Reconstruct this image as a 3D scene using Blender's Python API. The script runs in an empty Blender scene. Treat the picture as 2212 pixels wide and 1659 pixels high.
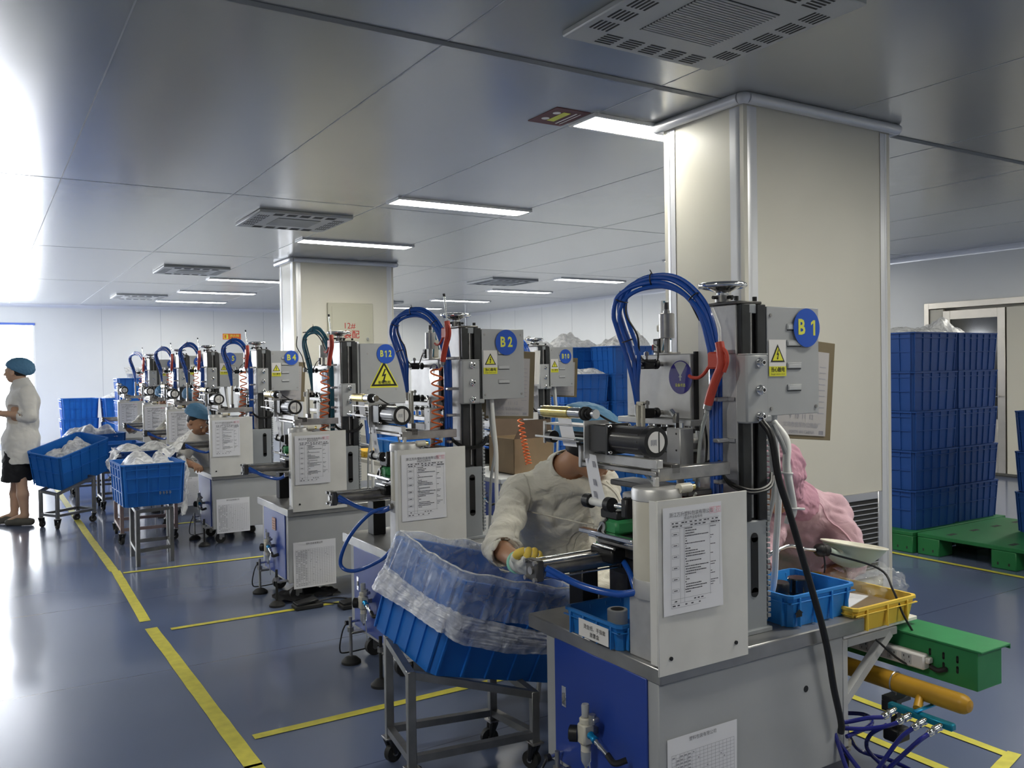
import bpy, math, random
import numpy as np
from mathutils import Vector, Matrix, noise
random.seed(7)
PI = math.pi
S = bpy.context.scene
COL = S.collection
# ---------------------------------------------------------------- camera
EYE = 1.5
YAW, PITCH, ROLL, FPX = 0.55344625, -0.0175277, -0.01516698, 1865.23
_F = Vector((math.cos(PITCH)*math.sin(YAW), math.cos(PITCH)*math.cos(YAW), math.sin(PITCH)))
_R = Vector((math.cos(YAW), -math.sin(YAW), 0)); _U = _R.cross(_F)
_R, _U = _R*math.cos(ROLL)+_U*math.sin(ROLL), -_R*math.sin(ROLL)+_U*math.cos(ROLL)
cd = bpy.data.cameras.new('camera'); cam = bpy.data.objects.new('camera', cd); COL.objects.link(cam)
cd.sensor_width = 36; cd.lens = FPX/2212*36; cd.clip_start = .05; cd.clip_end = 200
cam.matrix_world = Matrix(((_R.x, _U.x, -_F.x, 0), (_R.y, _U.y, -_F.y, 0), (_R.z, _U.z, -_F.z, EYE), (0, 0, 0, 1)))
S.camera = cam
# ---------------------------------------------------------------- world, light levels, exposure
W = bpy.data.worlds.new('world'); S.world = W; W.use_nodes = True
W.node_tree.nodes['Background'].inputs[0].default_value = (.85, .93, 1, 1)
W.node_tree.nodes['Background'].inputs[1].default_value = 3.0
S.view_settings.view_transform = 'Standard'; S.view_settings.look = 'None'
S.view_settings.exposure = 0.0; S.view_settings.gamma = 1
LAMP_E = 54.0       # radiance of a ceiling light diffuser
WIN_E = 20.0        # radiance of the daylit window panes
# ---------------------------------------------------------------- materials
def mat(name, col, rough=.5, metal=0., spec=.5, emit=None, estr=0, alpha=1, trans=0, bump=0, bscale=60, vary=0, vscale=4, coat=0, aniso=0, ior=1.45, sheen=0, sub=0, fold=0):
    m = bpy.data.materials.new(name); m.use_nodes = True
    nt = m.node_tree; b = nt.nodes['Principled BSDF']; I = b.inputs
    I['Base Color'].default_value = (*col, 1); I['Roughness'].default_value = rough; I['Metallic'].default_value = metal
    I['Specular IOR Level'].default_value = spec; I['IOR'].default_value = ior
    I['Alpha'].default_value = alpha; I['Transmission Weight'].default_value = trans
    I['Coat Weight'].default_value = coat; I['Coat Roughness'].default_value = .08
    I['Sheen Weight'].default_value = sheen
    if sub: I['Subsurface Weight'].default_value = sub; I['Subsurface Radius'].default_value = (.02, .008, .005); I['Subsurface Scale'].default_value = .5
    if emit: I['Emission Color'].default_value = (*emit, 1); I['Emission Strength'].default_value = estr
    tc = nt.nodes.new('ShaderNodeTexCoord')
    if vary:
        n = nt.nodes.new('ShaderNodeTexNoise'); n.inputs['Scale'].default_value = vscale; n.inputs['Detail'].default_value = 6
        nt.links.new(tc.outputs['Object'], n.inputs['Vector'])
        r = nt.nodes.new('ShaderNodeMapRange'); r.inputs[1].default_value = .3; r.inputs[2].default_value = .7
        r.inputs[3].default_value = 1-vary; r.inputs[4].default_value = 1+vary
        nt.links.new(n.outputs[0], r.inputs[0])
        mx = nt.nodes.new('ShaderNodeVectorMath'); mx.operation = 'SCALE'; mx.inputs[0].default_value = col
        nt.links.new(r.outputs[0], mx.inputs['Scale']); nt.links.new(mx.outputs[0], I['Base Color'])
    if bump:
        n = nt.nodes.new('ShaderNodeTexNoise'); n.inputs['Scale'].default_value = bscale; n.inputs['Detail'].default_value = 3
        nt.links.new(tc.outputs['Object'], n.inputs['Vector'])
        bp = nt.nodes.new('ShaderNodeBump'); bp.inputs['Strength'].default_value = bump; bp.inputs['Distance'].default_value = .002
        nt.links.new(n.outputs[0], bp.inputs['Height']); nt.links.new(bp.outputs[0], I['Normal'])
    if fold:
        n = nt.nodes.new('ShaderNodeTexNoise'); n.inputs['Scale'].default_value = 7; n.inputs['Detail'].default_value = 4; n.inputs['Distortion'].default_value = 1.8; n.inputs['Roughness'].default_value = .45
        nt.links.new(tc.outputs['Object'], n.inputs['Vector'])
        b2 = nt.nodes.new('ShaderNodeBump'); b2.inputs['Strength'].default_value = .9; b2.inputs['Distance'].default_value = fold
        nt.links.new(n.outputs[0], b2.inputs['Height'])
        if bump: nt.links.new(b2.outputs[0], bp.inputs['Normal'])
        else: nt.links.new(b2.outputs[0], I['Normal'])
    return m
M = {}
def dm(k, *a, **kw): M[k] = mat(k, *a, **kw)
dm('wall', (.66, .67, .67), .35, vary=.03, vscale=1)
dm('pillar', (.63, .61, .535), .38, vary=.03, vscale=1.5)
dm('alu', (.62, .62, .64), .28, metal=.75)
dm('alucove', (.68, .69, .72), .3, metal=.3)
dm('groove', (.16, .17, .18), .6)
dm('seam', (.42, .44, .46), .5)
dm('acgrey', (.46, .47, .46), .5)
dm('acdark', (.02, .02, .02), .7)
dm('lampframe', (.7, .7, .72), .4)
dm('lamp', (1, 1, 1), .5, emit=(1, .975, .87), estr=LAMP_E)
dm('winlight', (1, 1, 1), .5, emit=(.93, .96, 1), estr=WIN_E)
dm('yellowtape', (.66, .60, .08), .45, vary=.12, vscale=18)
dm('table', (.30, .30, .30), .3, metal=.5, vary=.12, vscale=9)
dm('grey', (.40, .41, .42), .42, vary=.05, vscale=5)
dm('greylight', (.50, .51, .52), .4, vary=.04, vscale=6)
dm('greymid', (.30, .32, .34), .5, vary=.06, vscale=5)
dm('doorblue', (.022, .06, .33), .35)
dm('board', (.70, .69, .66), .4, vary=.06, vscale=7)
dm('paper', (.80, .80, .84), .7)
dm('ink', (.07, .07, .09), .8)
dm('inklight', (.32, .32, .36), .8)
dm('stamp', (.75, .35, .42), .8)
dm('silver', (.55, .545, .54), .44, metal=.6, vary=.1, vscale=14, bump=.08, bscale=200)
dm('steel', (.40, .39, .38), .32, metal=.9, vary=.2, vscale=20)
dm('chrome', (.80, .80, .80), .1, metal=1)
dm('oily', (.13, .125, .12), .35, metal=.85, vary=.2, vscale=20)
dm('rail', (.045, .047, .048), .32, metal=.5, vary=.3, vscale=10)
dm('black', (.012, .012, .013), .4)
dm('blackmotor', (.028, .026, .026), .28, coat=.3)
dm('cream', (.62, .59, .50), .35, vary=.05, vscale=10)
dm('hose', (.012, .085, .42), .25, coat=.4)
dm('hosedark', (.015, .02, .20), .22, coat=.3)
dm('hoseteal', (.02, .13, .2), .3)
dm('hoseclear', (.75, .78, .76), .15, trans=.6, ior=1.3)
dm('redgun', (.52, .065, .04), .4)
dm('orange', (.78, .17, .045), .35)
dm('stickerblue', (.015, .09, .50), .3)
dm('stickeryellow', (.72, .74, .09), .5)
dm('warnyellow', (.78, .76, .05), .5)
dm('disc', (.05, .04, .22), .06, coat=1)
dm('gold', (.85, .68, .25), .2, metal=1)
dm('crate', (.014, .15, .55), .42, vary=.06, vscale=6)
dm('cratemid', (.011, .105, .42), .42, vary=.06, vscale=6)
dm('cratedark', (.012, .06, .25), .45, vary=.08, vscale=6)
dm('tray', (.03, .25, .70), .38)
dm('trayb', (.018, .17, .50), .38)
dm('yellowtray', (.88, .60, .08), .4)
dm('palletgreen', (.015, .15, .045), .5, vary=.1, vscale=4)
dm('green', (.03, .23, .08), .45, vary=.1, vscale=8)
dm('pipe', (.50, .27, .02), .4, vary=.12, vscale=9)
dm('frame', (.23, .23, .23), .38, metal=.8, vary=.2, vscale=9)
dm('framepink', (.35, .26, .25), .4, metal=.7, vary=.2, vscale=9)
dm('rubber', (.02, .02, .02), .6)
dm('cardboard', (.24, .17, .10), .8, vary=.1, vscale=8)
dm('cardboarddark', (.12, .085, .06), .85, vary=.1, vscale=8)
dm('skin', (.50, .27, .16), .5, sub=.15)
dm('skinlight', (.62, .40, .28), .5, sub=.15)
dm('hair', (.012, .010, .010), .5)
dm('coat', (.74, .71, .62), .75, bump=.25, bscale=260, sheen=.2, fold=.028)
dm('coatwhite', (.80, .78, .74), .75, bump=.2, bscale=260, sheen=.2, fold=.008)
dm('coatpink', (.62, .40, .46), .7, bump=.25, bscale=260, sheen=.2, fold=.014)
dm('cap', (.10, .25, .42), .65, bump=.3, bscale=150)
dm('cappink', (.50, .26, .34), .65, bump=.3, bscale=150, fold=.012)
dm('glove', (.72, .72, .68), .8, bump=.4, bscale=300)
dm('gloveyellow', (.80, .58, .10), .7)
dm('glovegreen', (.35, .75, .6), .7)
dm('darkcloth', (.015, .015, .018), .8)
dm('shoe', (.11, .105, .09), .7)
dm('trousers', (.05, .055, .07), .8)
dm('white', (.8, .8, .78), .4)
dm('lampshade', (.42, .5, .44), .35)
dm('lampinner', (.82, .80, .68), .4)
dm('label', (.78, .76, .74), .6)
dm('red', (.42, .02, .015), .5)
dm('signdark', (.10, .02, .02), .5)
dm('orangesign', (.70, .14, .03), .4)
dm('beige', (.48, .47, .38), .45)
dm('greenslip', (.10, .5, .10), .6)
dm('doorsteel', (.44, .41, .36), .3, metal=.8, vary=.1, vscale=3)
dm('doorpanel', (.58, .55, .46), .4)
dm('darkglass', (.02, .022, .024), .08, coat=1)
dm('amber', (.35, .15, .03), .2)
dm('tealblock', (.01, .22, .33), .3, metal=.5)
dm('cyan', (.01, .30, .62), .25, metal=.6)
dm('windowtrim', (.12, .2, .6), .5)
dm('pinklabel', (.75, .5, .42), .6)
def plastic(name, col, op, rough=.25):
    m = bpy.data.materials.new(name); m.use_nodes = True; nt = m.node_tree
    b = nt.nodes['Principled BSDF']; b.inputs['Base Color'].default_value = (*col, 1); b.inputs['Roughness'].default_value = rough
    b.inputs['Specular IOR Level'].default_value = .7
    tr = nt.nodes.new('ShaderNodeBsdfTransparent'); mx = nt.nodes.new('ShaderNodeMixShader')
    tc = nt.nodes.new('ShaderNodeTexCoord'); n = nt.nodes.new('ShaderNodeTexNoise'); n.inputs['Scale'].default_value = 14; n.inputs['Detail'].default_value = 5; n.inputs['Distortion'].default_value = 1.2
    nt.links.new(tc.outputs['Object'], n.inputs['Vector'])
    r = nt.nodes.new('ShaderNodeMapRange'); r.inputs[1].default_value = .35; r.inputs[2].default_value = .7; r.inputs[3].default_value = op*.5; r.inputs[4].default_value = min(1, op*1.5)
    nt.links.new(n.outputs[0], r.inputs[0]); nt.links.new(r.outputs[0], mx.inputs[0])
    bp = nt.nodes.new('ShaderNodeBump'); bp.inputs['Strength'].default_value = .8; bp.inputs['Distance'].default_value = .01
    nt.links.new(n.outputs[0], bp.inputs['Height']); nt.links.new(bp.outputs[0], b.inputs['Normal'])
    nt.links.new(tr.outputs[0], mx.inputs[1]); nt.links.new(b.outputs[0], mx.inputs[2])
    nt.links.new(mx.outputs[0], nt.nodes['Material Output'].inputs['Surface'])
    M[name] = m
plastic('bag', (.92, .92, .92), .85, .35)
plastic('bagthin', (.66, .74, .92), .33)
plastic('bagclear', (.9, .9, .9), .14, .1)
plastic('bagband', (.82, .84, .9), .8)
# ---------------------------------------------------------------- mesh builder
def v3(p): return Vector(p)
def basis(d):
    d = Vector(d).normalized(); a = Vector((0, 0, 1)) if abs(d.z) < .95 else Vector((0, 1, 0))
    x = a.cross(d).normalized(); return x, d.cross(x), d
def spline(pts, k=6):
    P = [Vector(p) for p in pts]
    if len(P) < 3: return P
    out = []
    for i in range(len(P)-1):
        a = P[i-1] if i else P[0]*2-P[1]; b = P[i]; c = P[i+1]; d = P[i+2] if i+2 < len(P) else P[-1]*2-P[-2]
        for j in range(k):
            t = j/k
            out.append(.5*((2*b)+(c-a)*t+(2*a-5*b+4*c-d)*t*t+(3*b-a-3*c+d)*t**3))
    return out+[P[-1]]
class MB:
    def __init__(s): s.v = []; s.f = []; s.m = []; s.mats = []; s.X = None
    def mi(s, m):
        if m not in s.mats: s.mats.append(m)
        return s.mats.index(m)
    def add(s, vs, fs, m):
        o = len(s.v); k = s.mi(m)
        s.v += [tuple(s.X @ Vector(v)) if s.X else tuple(v) for v in vs]
        s.f += [tuple(o+i for i in f) for f in fs]; s.m += [k]*len(fs)
        return s
    def box(s, lo, hi, m, b=.002, R=None, c=None):
        lo = Vector(lo); hi = Vector(hi); ctr = (lo+hi)/2; h = (hi-lo)/2
        b = min(b, *(x*.45 for x in h))
        vs = []; fs = []
        if b <= 0:
            for z in (-1, 1):
                for y in (-1, 1):
                    for x in (-1, 1): vs.append(Vector((x*h.x, y*h.y, z*h.z)))
            fs = [(0, 2, 3, 1), (4, 5, 7, 6), (0, 1, 5, 4), (2, 6, 7, 3), (0, 4, 6, 2), (1, 3, 7, 5)]
        else:
            idx = {}
            for z in (-1, 1):
                for y in (-1, 1):
                    for x in (-1, 1):
                        for ax in range(3):
                            p = [x*h.x, y*h.y, z*h.z]; sg = (x, y, z)
                            for k in range(3):
                                if k != ax: p[k] -= sg[k]*b
                            idx[(x, y, z, ax)] = len(vs); vs.append(Vector(p))
            def q(a, b_, c_, d, n):
                p = [vs[i] for i in (a, b_, c_, d)]
                nn = (p[1]-p[0]).cross(p[2]-p[0]); ct = sum(p, Vector())/4
                fs.append((a, b_, c_, d) if nn.dot(n) > 0 else (d, c_, b_, a))
            for ax in range(3):
                u, w = [k for k in range(3) if k != ax]
                for sg in (-1, 1):
                    L = []
                    for a_, b_ in ((-1, -1), (1, -1), (1, 1), (-1, 1)):
                        k = [0]*3; k[ax] = sg; k[u] = a_; k[w] = b_; L.append(idx[(*k, ax)])
                    n = Vector(); n[ax] = sg; q(*L, n)
                for a_ in (-1, 1):
                    for b_ in (-1, 1):
                        k0 = [0]*3; k0[ax] = -1; k0[u] = a_; k0[w] = b_; k1 = list(k0); k1[ax] = 1
                        n = Vector(); n[u] = a_; n[w] = b_
                        q(idx[(*k0, u)], idx[(*k0, w)], idx[(*k1, w)], idx[(*k1, u)], n)
            for x in (-1, 1):
                for y in (-1, 1):
                    for z in (-1, 1):
                        t = [idx[(x, y, z, a)] for a in range(3)]
                        n = (vs[t[1]]-vs[t[0]]).cross(vs[t[2]]-vs[t[0]])
                        fs.append(tuple(t) if n.dot(Vector((x, y, z))) > 0 else tuple(t[::-1]))
        if R is not None:
            piv = Vector(c) if c is not None else ctr
            vs = [piv+R @ (v+ctr-piv) for v in vs]
        else: vs = [v+ctr for v in vs]
        return s.add(vs, fs, m)
    def cyl(s, p0, p1, r0, m, r1=None, n=20, caps=True):
        r1 = r0 if r1 is None else r1; p0 = Vector(p0); p1 = Vector(p1); x, y, d = basis(p1-p0)
        vs = []; fs = []
        for p, r in ((p0, r0), (p1, r1)):
            for i in range(n):
                a = 2*PI*i/n; vs.append(p+x*math.cos(a)*r+y*math.sin(a)*r)
        for i in range(n): j = (i+1) % n; fs.append((i, j, n+j, n+i))
        if caps: fs += [tuple(range(n))[::-1], tuple(range(n, 2*n))]
        return s.add(vs, fs, m)
    def lathe(s, prof, m, c=(0, 0, 0), d=(0, 0, 1), n=28):
        x, y, d = basis(d); c = Vector(c); vs = []; fs = []
        for r, h in prof:
            for i in range(n):
                a = 2*PI*i/n; vs.append(c+d*h+x*math.cos(a)*r+y*math.sin(a)*r)
        for k in range(len(prof)-1):
            for i in range(n):
                j = (i+1) % n; fs.append((k*n+i, k*n+j, (k+1)*n+j, (k+1)*n+i))
        if prof[0][0] > 1e-4: fs.append(tuple(range(n))[::-1])
        if prof[-1][0] > 1e-4: fs.append(tuple(range((len(prof)-1)*n, len(prof)*n)))
        return s.add(vs, fs, m)
    def tube(s, pts, r, m, n=8, k=6, sm=True, caps=True):
        P = spline(pts, k) if sm else [Vector(p) for p in pts]
        L = len(P); rr = r if hasattr(r, '__len__') else None
        t = (P[1]-P[0]).normalized(); x, y, _ = basis(t); vs = []; fs = []
        for i, p in enumerate(P):
            t2 = ((P[min(i+1, L-1)]-P[max(i-1, 0)])).normalized()
            x = (x-t2*x.dot(t2)).normalized(); y = t2.cross(x)
            ri = r if rr is None else rr[0]+(rr[1]-rr[0])*i/(L-1)
            for j in range(n):
                a = 2*PI*j/n; vs.append(p+x*math.cos(a)*ri+y*math.sin(a)*ri)
        for i in range(L-1):
            for j in range(n): q = (j+1) % n; fs.append((i*n+j, i*n+q, (i+1)*n+q, (i+1)*n+j))
        if caps: fs += [tuple(range(n))[::-1], tuple(range((L-1)*n, L*n))]
        return s.add(vs, fs, m)
    def torus(s, c, d, R, r, m, n=32, k=10):
        x, y, d = basis(d); c = Vector(c); vs = []; fs = []
        for i in range(n):
            a = 2*PI*i/n; u = x*math.cos(a)+y*math.sin(a)
            for j in range(k):
                b = 2*PI*j/k; vs.append(c+u*(R+r*math.cos(b))+d*r*math.sin(b))
        for i in range(n):
            for j in range(k):
                i2 = (i+1) % n; j2 = (j+1) % k; fs.append((i*k+j, i2*k+j, i2*k+j2, i*k+j2))
        return s.add(vs, fs, m)
    def prism(s, poly, o, u, w, th, m):     # poly 2d in plane (u,w) from origin o, thickness th along u x w
        o = Vector(o); u = Vector(u).normalized(); w = Vector(w).normalized(); nn = u.cross(w); n = len(poly)
        vs = [o+u*a+w*b for a, b in poly]+[o+u*a+w*b+nn*th for a, b in poly]
        fs = [tuple(range(n))[::-1], tuple(range(n, 2*n))]+[(i, (i+1) % n, n+(i+1) % n, n+i) for i in range(n)]
        return s.add(vs, fs, m)
    def disc(s, c, d, r, th, m, n=32): return s.cyl(c, Vector(c)+Vector(d).normalized()*th, r, m, n=n)
    def text(s, body, o, u, w, size, m, ext=.0004, align='CENTER', sx=1.0, bold=0):
        key = (body, align, bold)
        if key not in _TX:
            c = bpy.data.curves.new('t', 'FONT'); c.body = body; c.size = 1; c.align_x = align; c.align_y = 'CENTER'; c.extrude = 0; c.offset = bold; c.resolution_u = 2
            ob = bpy.data.objects.new('t', c); COL.objects.link(ob)
            dg = bpy.context.evaluated_depsgraph_get(); me = ob.evaluated_get(dg).to_mesh()
            _TX[key] = ([tuple(v.co) for v in me.vertices], [tuple(p.vertices) for p in me.polygons])
            ob.evaluated_get(dg).to_mesh_clear(); bpy.data.objects.remove(ob); bpy.data.curves.remove(c)
        vs, fs = _TX[key]
        o = Vector(o); u = Vector(u).normalized(); w = Vector(w).normalized(); nn = u.cross(w)
        return s.add([o+u*(x*size*sx)+w*(y*size)+nn*ext for x, y, z in vs], fs, m)
    def build(s, name, parent=None, loc=None, base=None, smooth=.7):
        me = bpy.data.meshes.new(name); b = Vector(base) if base is not None else Vector()
        me.from_pydata([tuple(Vector(v)-b) for v in s.v], [], s.f)
        for m in s.mats: me.materials.append(M[m] if isinstance(m, str) else m)
        me.polygons.foreach_set('material_index', s.m)
        me.polygons.foreach_set('use_smooth', [True]*len(s.f))
        try: me.set_sharp_from_angle(angle=smooth)
        except Exception: pass
        me.update()
        o = bpy.data.objects.new(name, me); COL.objects.link(o)
        if parent: o.parent = parent
        if loc is not None: o.location = loc
        return o
_TX = {}
def tag(o, label, cat, group=None):
    o['label'] = label; o['category'] = cat
    if group: o['group'] = group
    return o
def thing(name, label, cat, loc=(0, 0, 0), rz=0, group=None):
    o = bpy.data.objects.new(name, None); COL.objects.link(o); o.empty_display_size = .05
    o.location = loc; o.rotation_euler = (0, 0, rz); return tag(o, label, cat, group)
def struct(o): o['kind'] = 'structure'; return o
def plabel(o, t): o['label'] = t; return o
def copy_tree(o, parent=None):
    c = o.copy(); COL.objects.link(c)
    if parent: c.parent = parent
    for ch in [x for x in bpy.data.objects if x.parent == o]: copy_tree(ch, c)
    return c
# ================================================================ the room
XL, XR, YF, YB, HC = -3.2, 11.3, -3.5, 20.6, 3.0
def slab(name, lo, hi, m):
    b = MB(); b.box(lo, hi, m, 0); return struct(b.build(name))
# floor: blue-grey epoxy coating
fm = mat('floorepoxy', (.105, .145, .26), .2, spec=.6, coat=.35)
nt = fm.node_tree; B = nt.nodes['Principled BSDF']; tc = nt.nodes.new('ShaderNodeTexCoord')
n1 = nt.nodes.new('ShaderNodeTexNoise'); n1.inputs['Scale'].default_value = .6; n1.inputs['Detail'].default_value = 2
n2 = nt.nodes.new('ShaderNodeTexNoise'); n2.inputs['Scale'].default_value = 350
cr = nt.nodes.new('ShaderNodeValToRGB'); cr.color_ramp.elements[0].color = (.115, .145, .24, 1); cr.color_ramp.elements[1].color = (.135, .168, .265, 1)
cr.color_ramp.elements[0].position = .35; cr.color_ramp.elements[1].position = .7
nt.links.new(tc.outputs['Object'], n1.inputs['Vector']); nt.links.new(n1.outputs[0], cr.inputs[0])
bk = nt.nodes.new('ShaderNodeTexBrick'); bk.offset = 0; bk.inputs['Scale'].default_value = 1; bk.inputs['Mortar Size'].default_value = .004; bk.inputs['Brick Width'].default_value = 20; bk.inputs['Row Height'].default_value = 1.55
bk.inputs['Color1'].default_value = bk.inputs['Color2'].default_value = (1, 1, 1, 1); bk.inputs['Mortar'].default_value = (.55, .55, .6, 1)
mp = nt.nodes.new('ShaderNodeMapping'); mp.inputs['Location'].default_value = (5, 0.02, 0)
nt.links.new(tc.outputs['Object'], mp.inputs[0]); nt.links.new(mp.outputs[0], bk.inputs['Vector'])
mx = nt.nodes.new('ShaderNodeMix'); mx.data_type = 'RGBA'; mx.blend_type = 'MULTIPLY'; mx.inputs[0].default_value = 1
nt.links.new(cr.outputs[0], mx.inputs[6]); nt.links.new(bk.outputs[0], mx.inputs[7]); nt.links.new(mx.outputs[2], B.inputs['Base Color'])
rr = nt.nodes.new('ShaderNodeMapRange'); rr.inputs[3].default_value = .24; rr.inputs[4].default_value = .27
nt.links.new(n1.outputs[0], rr.inputs[0]); nt.links.new(rr.outputs[0], B.inputs['Roughness'])
M['floor'] = fm
slab('floor', (XL-.2, YF-.2, -.1), (XR+.2, YB+.2, 0), 'floor')
# ceiling: glossy lacquered sandwich panels, 1.28 m wide strips running in depth
cm = mat('ceilingpanel', (.30, .31, .31), .24, spec=.9, coat=.7)
nt = cm.node_tree; B = nt.nodes['Principled BSDF']; B.inputs['Coat Roughness'].default_value = .2
tc = nt.nodes.new('ShaderNodeTexCoord'); n1 = nt.nodes.new('ShaderNodeTexNoise'); n1.inputs['Scale'].default_value = 1.6; n1.inputs['Detail'].default_value = 2
n2 = nt.nodes.new('ShaderNodeTexNoise'); n2.inputs['Scale'].default_value = 220
nt.links.new(tc.outputs['Object'], n1.inputs['Vector']); nt.links.new(tc.outputs['Object'], n2.inputs['Vector'])
bp = nt.nodes.new('ShaderNodeBump'); bp.inputs['Strength'].default_value = .2; bp.inputs['Distance'].default_value = .006
bp2 = nt.nodes.new('ShaderNodeBump'); bp2.inputs['Strength'].default_value = .05; bp2.inputs['Distance'].default_value = .002
nt.links.new(n1.outputs[0], bp.inputs['Height']); nt.links.new(n2.outputs[0], bp2.inputs['Height']); nt.links.new(bp.outputs[0], bp2.inputs['Normal'])
for k in ('Normal', 'Coat Normal'): nt.links.new(bp2.outputs[0], B.inputs[k])
M['ceiling'] = cm
slab('ceiling', (XL-.2, YF-.2, HC), (XR+.2, YB+.2, HC+.1), 'ceiling')
ns = 0
def trim(bl, nm=None):
    global ns; ns += 1; return struct(bl.build(nm or 'trim_%d' % ns))
b = MB()
for k in range(-3, 9):
    x = .57+1.285*k
    if XL < x < XR: b.box((x-.004, YF, HC-.0015), (x+.004, YB, HC+.01), 'seam', 0)
for y in (-.2, 7.4, 11.3, 15.2): b.box((XL, y-.004, HC-.0015), (XR, y+.004, HC+.01), 'seam', 0)
trim(b)
b = MB(); b.box((XL, 3.515, HC-.004), (XR, 3.565, HC+.01), 'groove', 0); trim(b)
# walls
def wall(name, lo, hi):
    return slab(name, lo, hi, 'wall')
WX0, WX1, WZ0, WZ1 = -.9, 1.03, .10, 2.61
b = MB()
b.box((XL, YB, 0), (WX0, YB+.15, HC), 'wall', 0); b.box((WX1, YB, 0), (XR, YB+.15, HC), 'wall', 0)
b.box((WX0, YB, 0), (WX1, YB+.15, WZ0), 'wall', 0); b.box((WX0, YB, WZ1), (WX1, YB+.15, HC), 'wall', 0)
for x in (2.3, 3.5, 4.65, 5.8, 7.0, 8.2, 9.4, 10.6): b.box((x-.004, YB-.002, 0), (x+.004, YB, HC), 'seam', 0)
struct(b.build('wall_back'))
LW = [(14.5, 16.2), (17.2, 19.6)]
b = MB(); y0 = YF
for a, c in LW:
    b.box((XL-.15, y0, 0), (XL, a, HC), 'wall', 0); b.box((XL-.15, a, 0), (XL, c, .9), 'wall', 0); b.box((XL-.15, a, 2.4), (XL, c, HC), 'wall', 0); y0 = c
b.box((XL-.15, y0, 0), (XL, YB, HC), 'wall', 0); struct(b.build('wall_left'))
DY0, DY1, DZ = 5.3, 7.25, 2.32
b = MB(); b.box((XR, YF, 0), (XR+.15, DY0, HC), 'wall', 0); b.box((XR, DY1, 0), (XR+.15, YB, HC), 'wall', 0); b.box((XR, DY0, DZ), (XR+.15, DY1, HC), 'wall', 0)
for y in (8.5, 9.7, 10.9, 12.1, 13.3, 14.5, 15.7, 16.9, 18.1, 19.3): b.box((XR-.002, y-.004, 0), (XR, y+.004, HC), 'seam', 0)
struct(b.build('wall_right'))
wall('wall_front', (XL, YF-.15, 0), (XR, YF, HC))
# windows
nw = 0
def window(lo, hi, ax, strip=True):
    global nw; nw += 1
    f = MB(); g = MB()
    if ax == 'y':
        (x0, z0), (x1, z1), y = (lo[0], lo[2]), (hi[0], hi[2]), lo[1]
        for a in ((x0, z0, x0+.04, z1), (x1-.04, z0, x1, z1), (x0+.04, z0, x1-.04, z0+.04), (x0+.04, z1-.04, x1-.04, z1), ((x0+x1)/2-.02, z0+.04, (x0+x1)/2+.02, z1-.04)):
            f.box((a[0], y+.0, a[1]), (a[2], y+.06, a[3]), 'white')
        if strip: f.box((x0, y-.01, z1-.05), (x1, y+.0, z1), 'windowtrim')
        g.box((x0+.02, y+.07, z0+.02), (x1-.02, y+.08, z1-.02), 'winlight', 0)
    else:
        (y0, z0), (y1, z1), x = (lo[1], lo[2]), (hi[1], hi[2]), lo[0]
        for a in ((y0, z0, y0+.04, z1), (y1-.04, z0, y1, z1), (y0+.04, z0, y1-.04, z0+.04), (y0+.04, z1-.04, y1-.04, z1), ((y0+y1)/2-.02, z0+.04, (y0+y1)/2+.02, z1-.04)):
            f.box((x-.06, a[0], a[1]), (x, a[2], a[3]), 'white')
        g.box((x-.08, y0+.02, z0+.02), (x-.07, y1-.02, z1-.02), 'winlight', 0)
    w = struct(f.build('window_%d' % nw)); g.build('pane', w); return w
window((WX0, YB, WZ0), (WX1, YB, WZ1), 'y')
for a, c in LW: window((XL, a, .9), (XL, c, 2.4), 'x')
# coves and baseboards
def cove(p, q, out, nm=None, r=.07, z=HC, m='alucove'):
    b = MB(); p = Vector(p); q = Vector(q); o = Vector(out); vs = []; fs = []; N = 8
    for i in range(N+1):
        a = PI/2*i/N; u = r*(1-math.cos(a)); w = r*(1-math.sin(a))
        for e in (p, q): vs.append(e+o*u+Vector((0, 0, z-w)) if z > 1 else e+o*u+Vector((0, 0, w)))
    for i in range(N): fs.append((2*i, 2*i+1, 2*i+3, 2*i+2))
    b.add(vs, fs, m); return trim(b, nm)
cove((XL, YB, 0), (XR, YB, 0), (0, -1, 0)); cove((XR, YF, 0), (XR, YB, 0), (-1, 0, 0)); cove((XL, YF, 0), (XL, YB, 0), (1, 0, 0))
b = MB(); b.box((1.03, YB-.012, 0), (XR, YB, .09), 'alucove'); struct(b.build('baseboard_back'))
b = MB(); b.box((XR-.012, DY1+.1, 0), (XR, YB, .09), 'alucove'); struct(b.build('baseboard_right'))
b = MB(); b.cyl((XR-.02, YB-.02, 0), (XR-.02, YB-.02, HC), .03, 'alucove'); trim(b)
# double door in the far side wall
b = MB()
for a in ((DY0, DY0+.07), (DY1-.07, DY1)): b.box((XR-.03, a[0], 0), (XR+.1, a[1], DZ), 'doorsteel')
b.box((XR-.03, DY0+.07, DZ-.08), (XR+.1, DY1-.07, DZ), 'doorsteel')
b.box((XR+.12, DY0, 0), (XR+.14, DY1, DZ), 'doorpanel')
d = struct(b.build('door_1'))
b = MB(); b.box((XR-.01, 6.98, 0), (XR+.04, 7.18, DZ-.09), 'doorpanel'); b.build('door_panel', d)
b = MB(); y0, y1 = 6.12, 6.96
b.box((XR-.05, y0, .05), (XR, y0+.1, 2.2), 'doorsteel'); b.box((XR-.05, y1-.1, .05), (XR, y1, 2.2), 'doorsteel'); b.box((XR-.05, y0+.1, 2.08), (XR, y1-.1, 2.2), 'doorsteel'); b.box((XR-.05, y0+.1, .05), (XR, y1-.1, .75), 'doorsteel')
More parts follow.
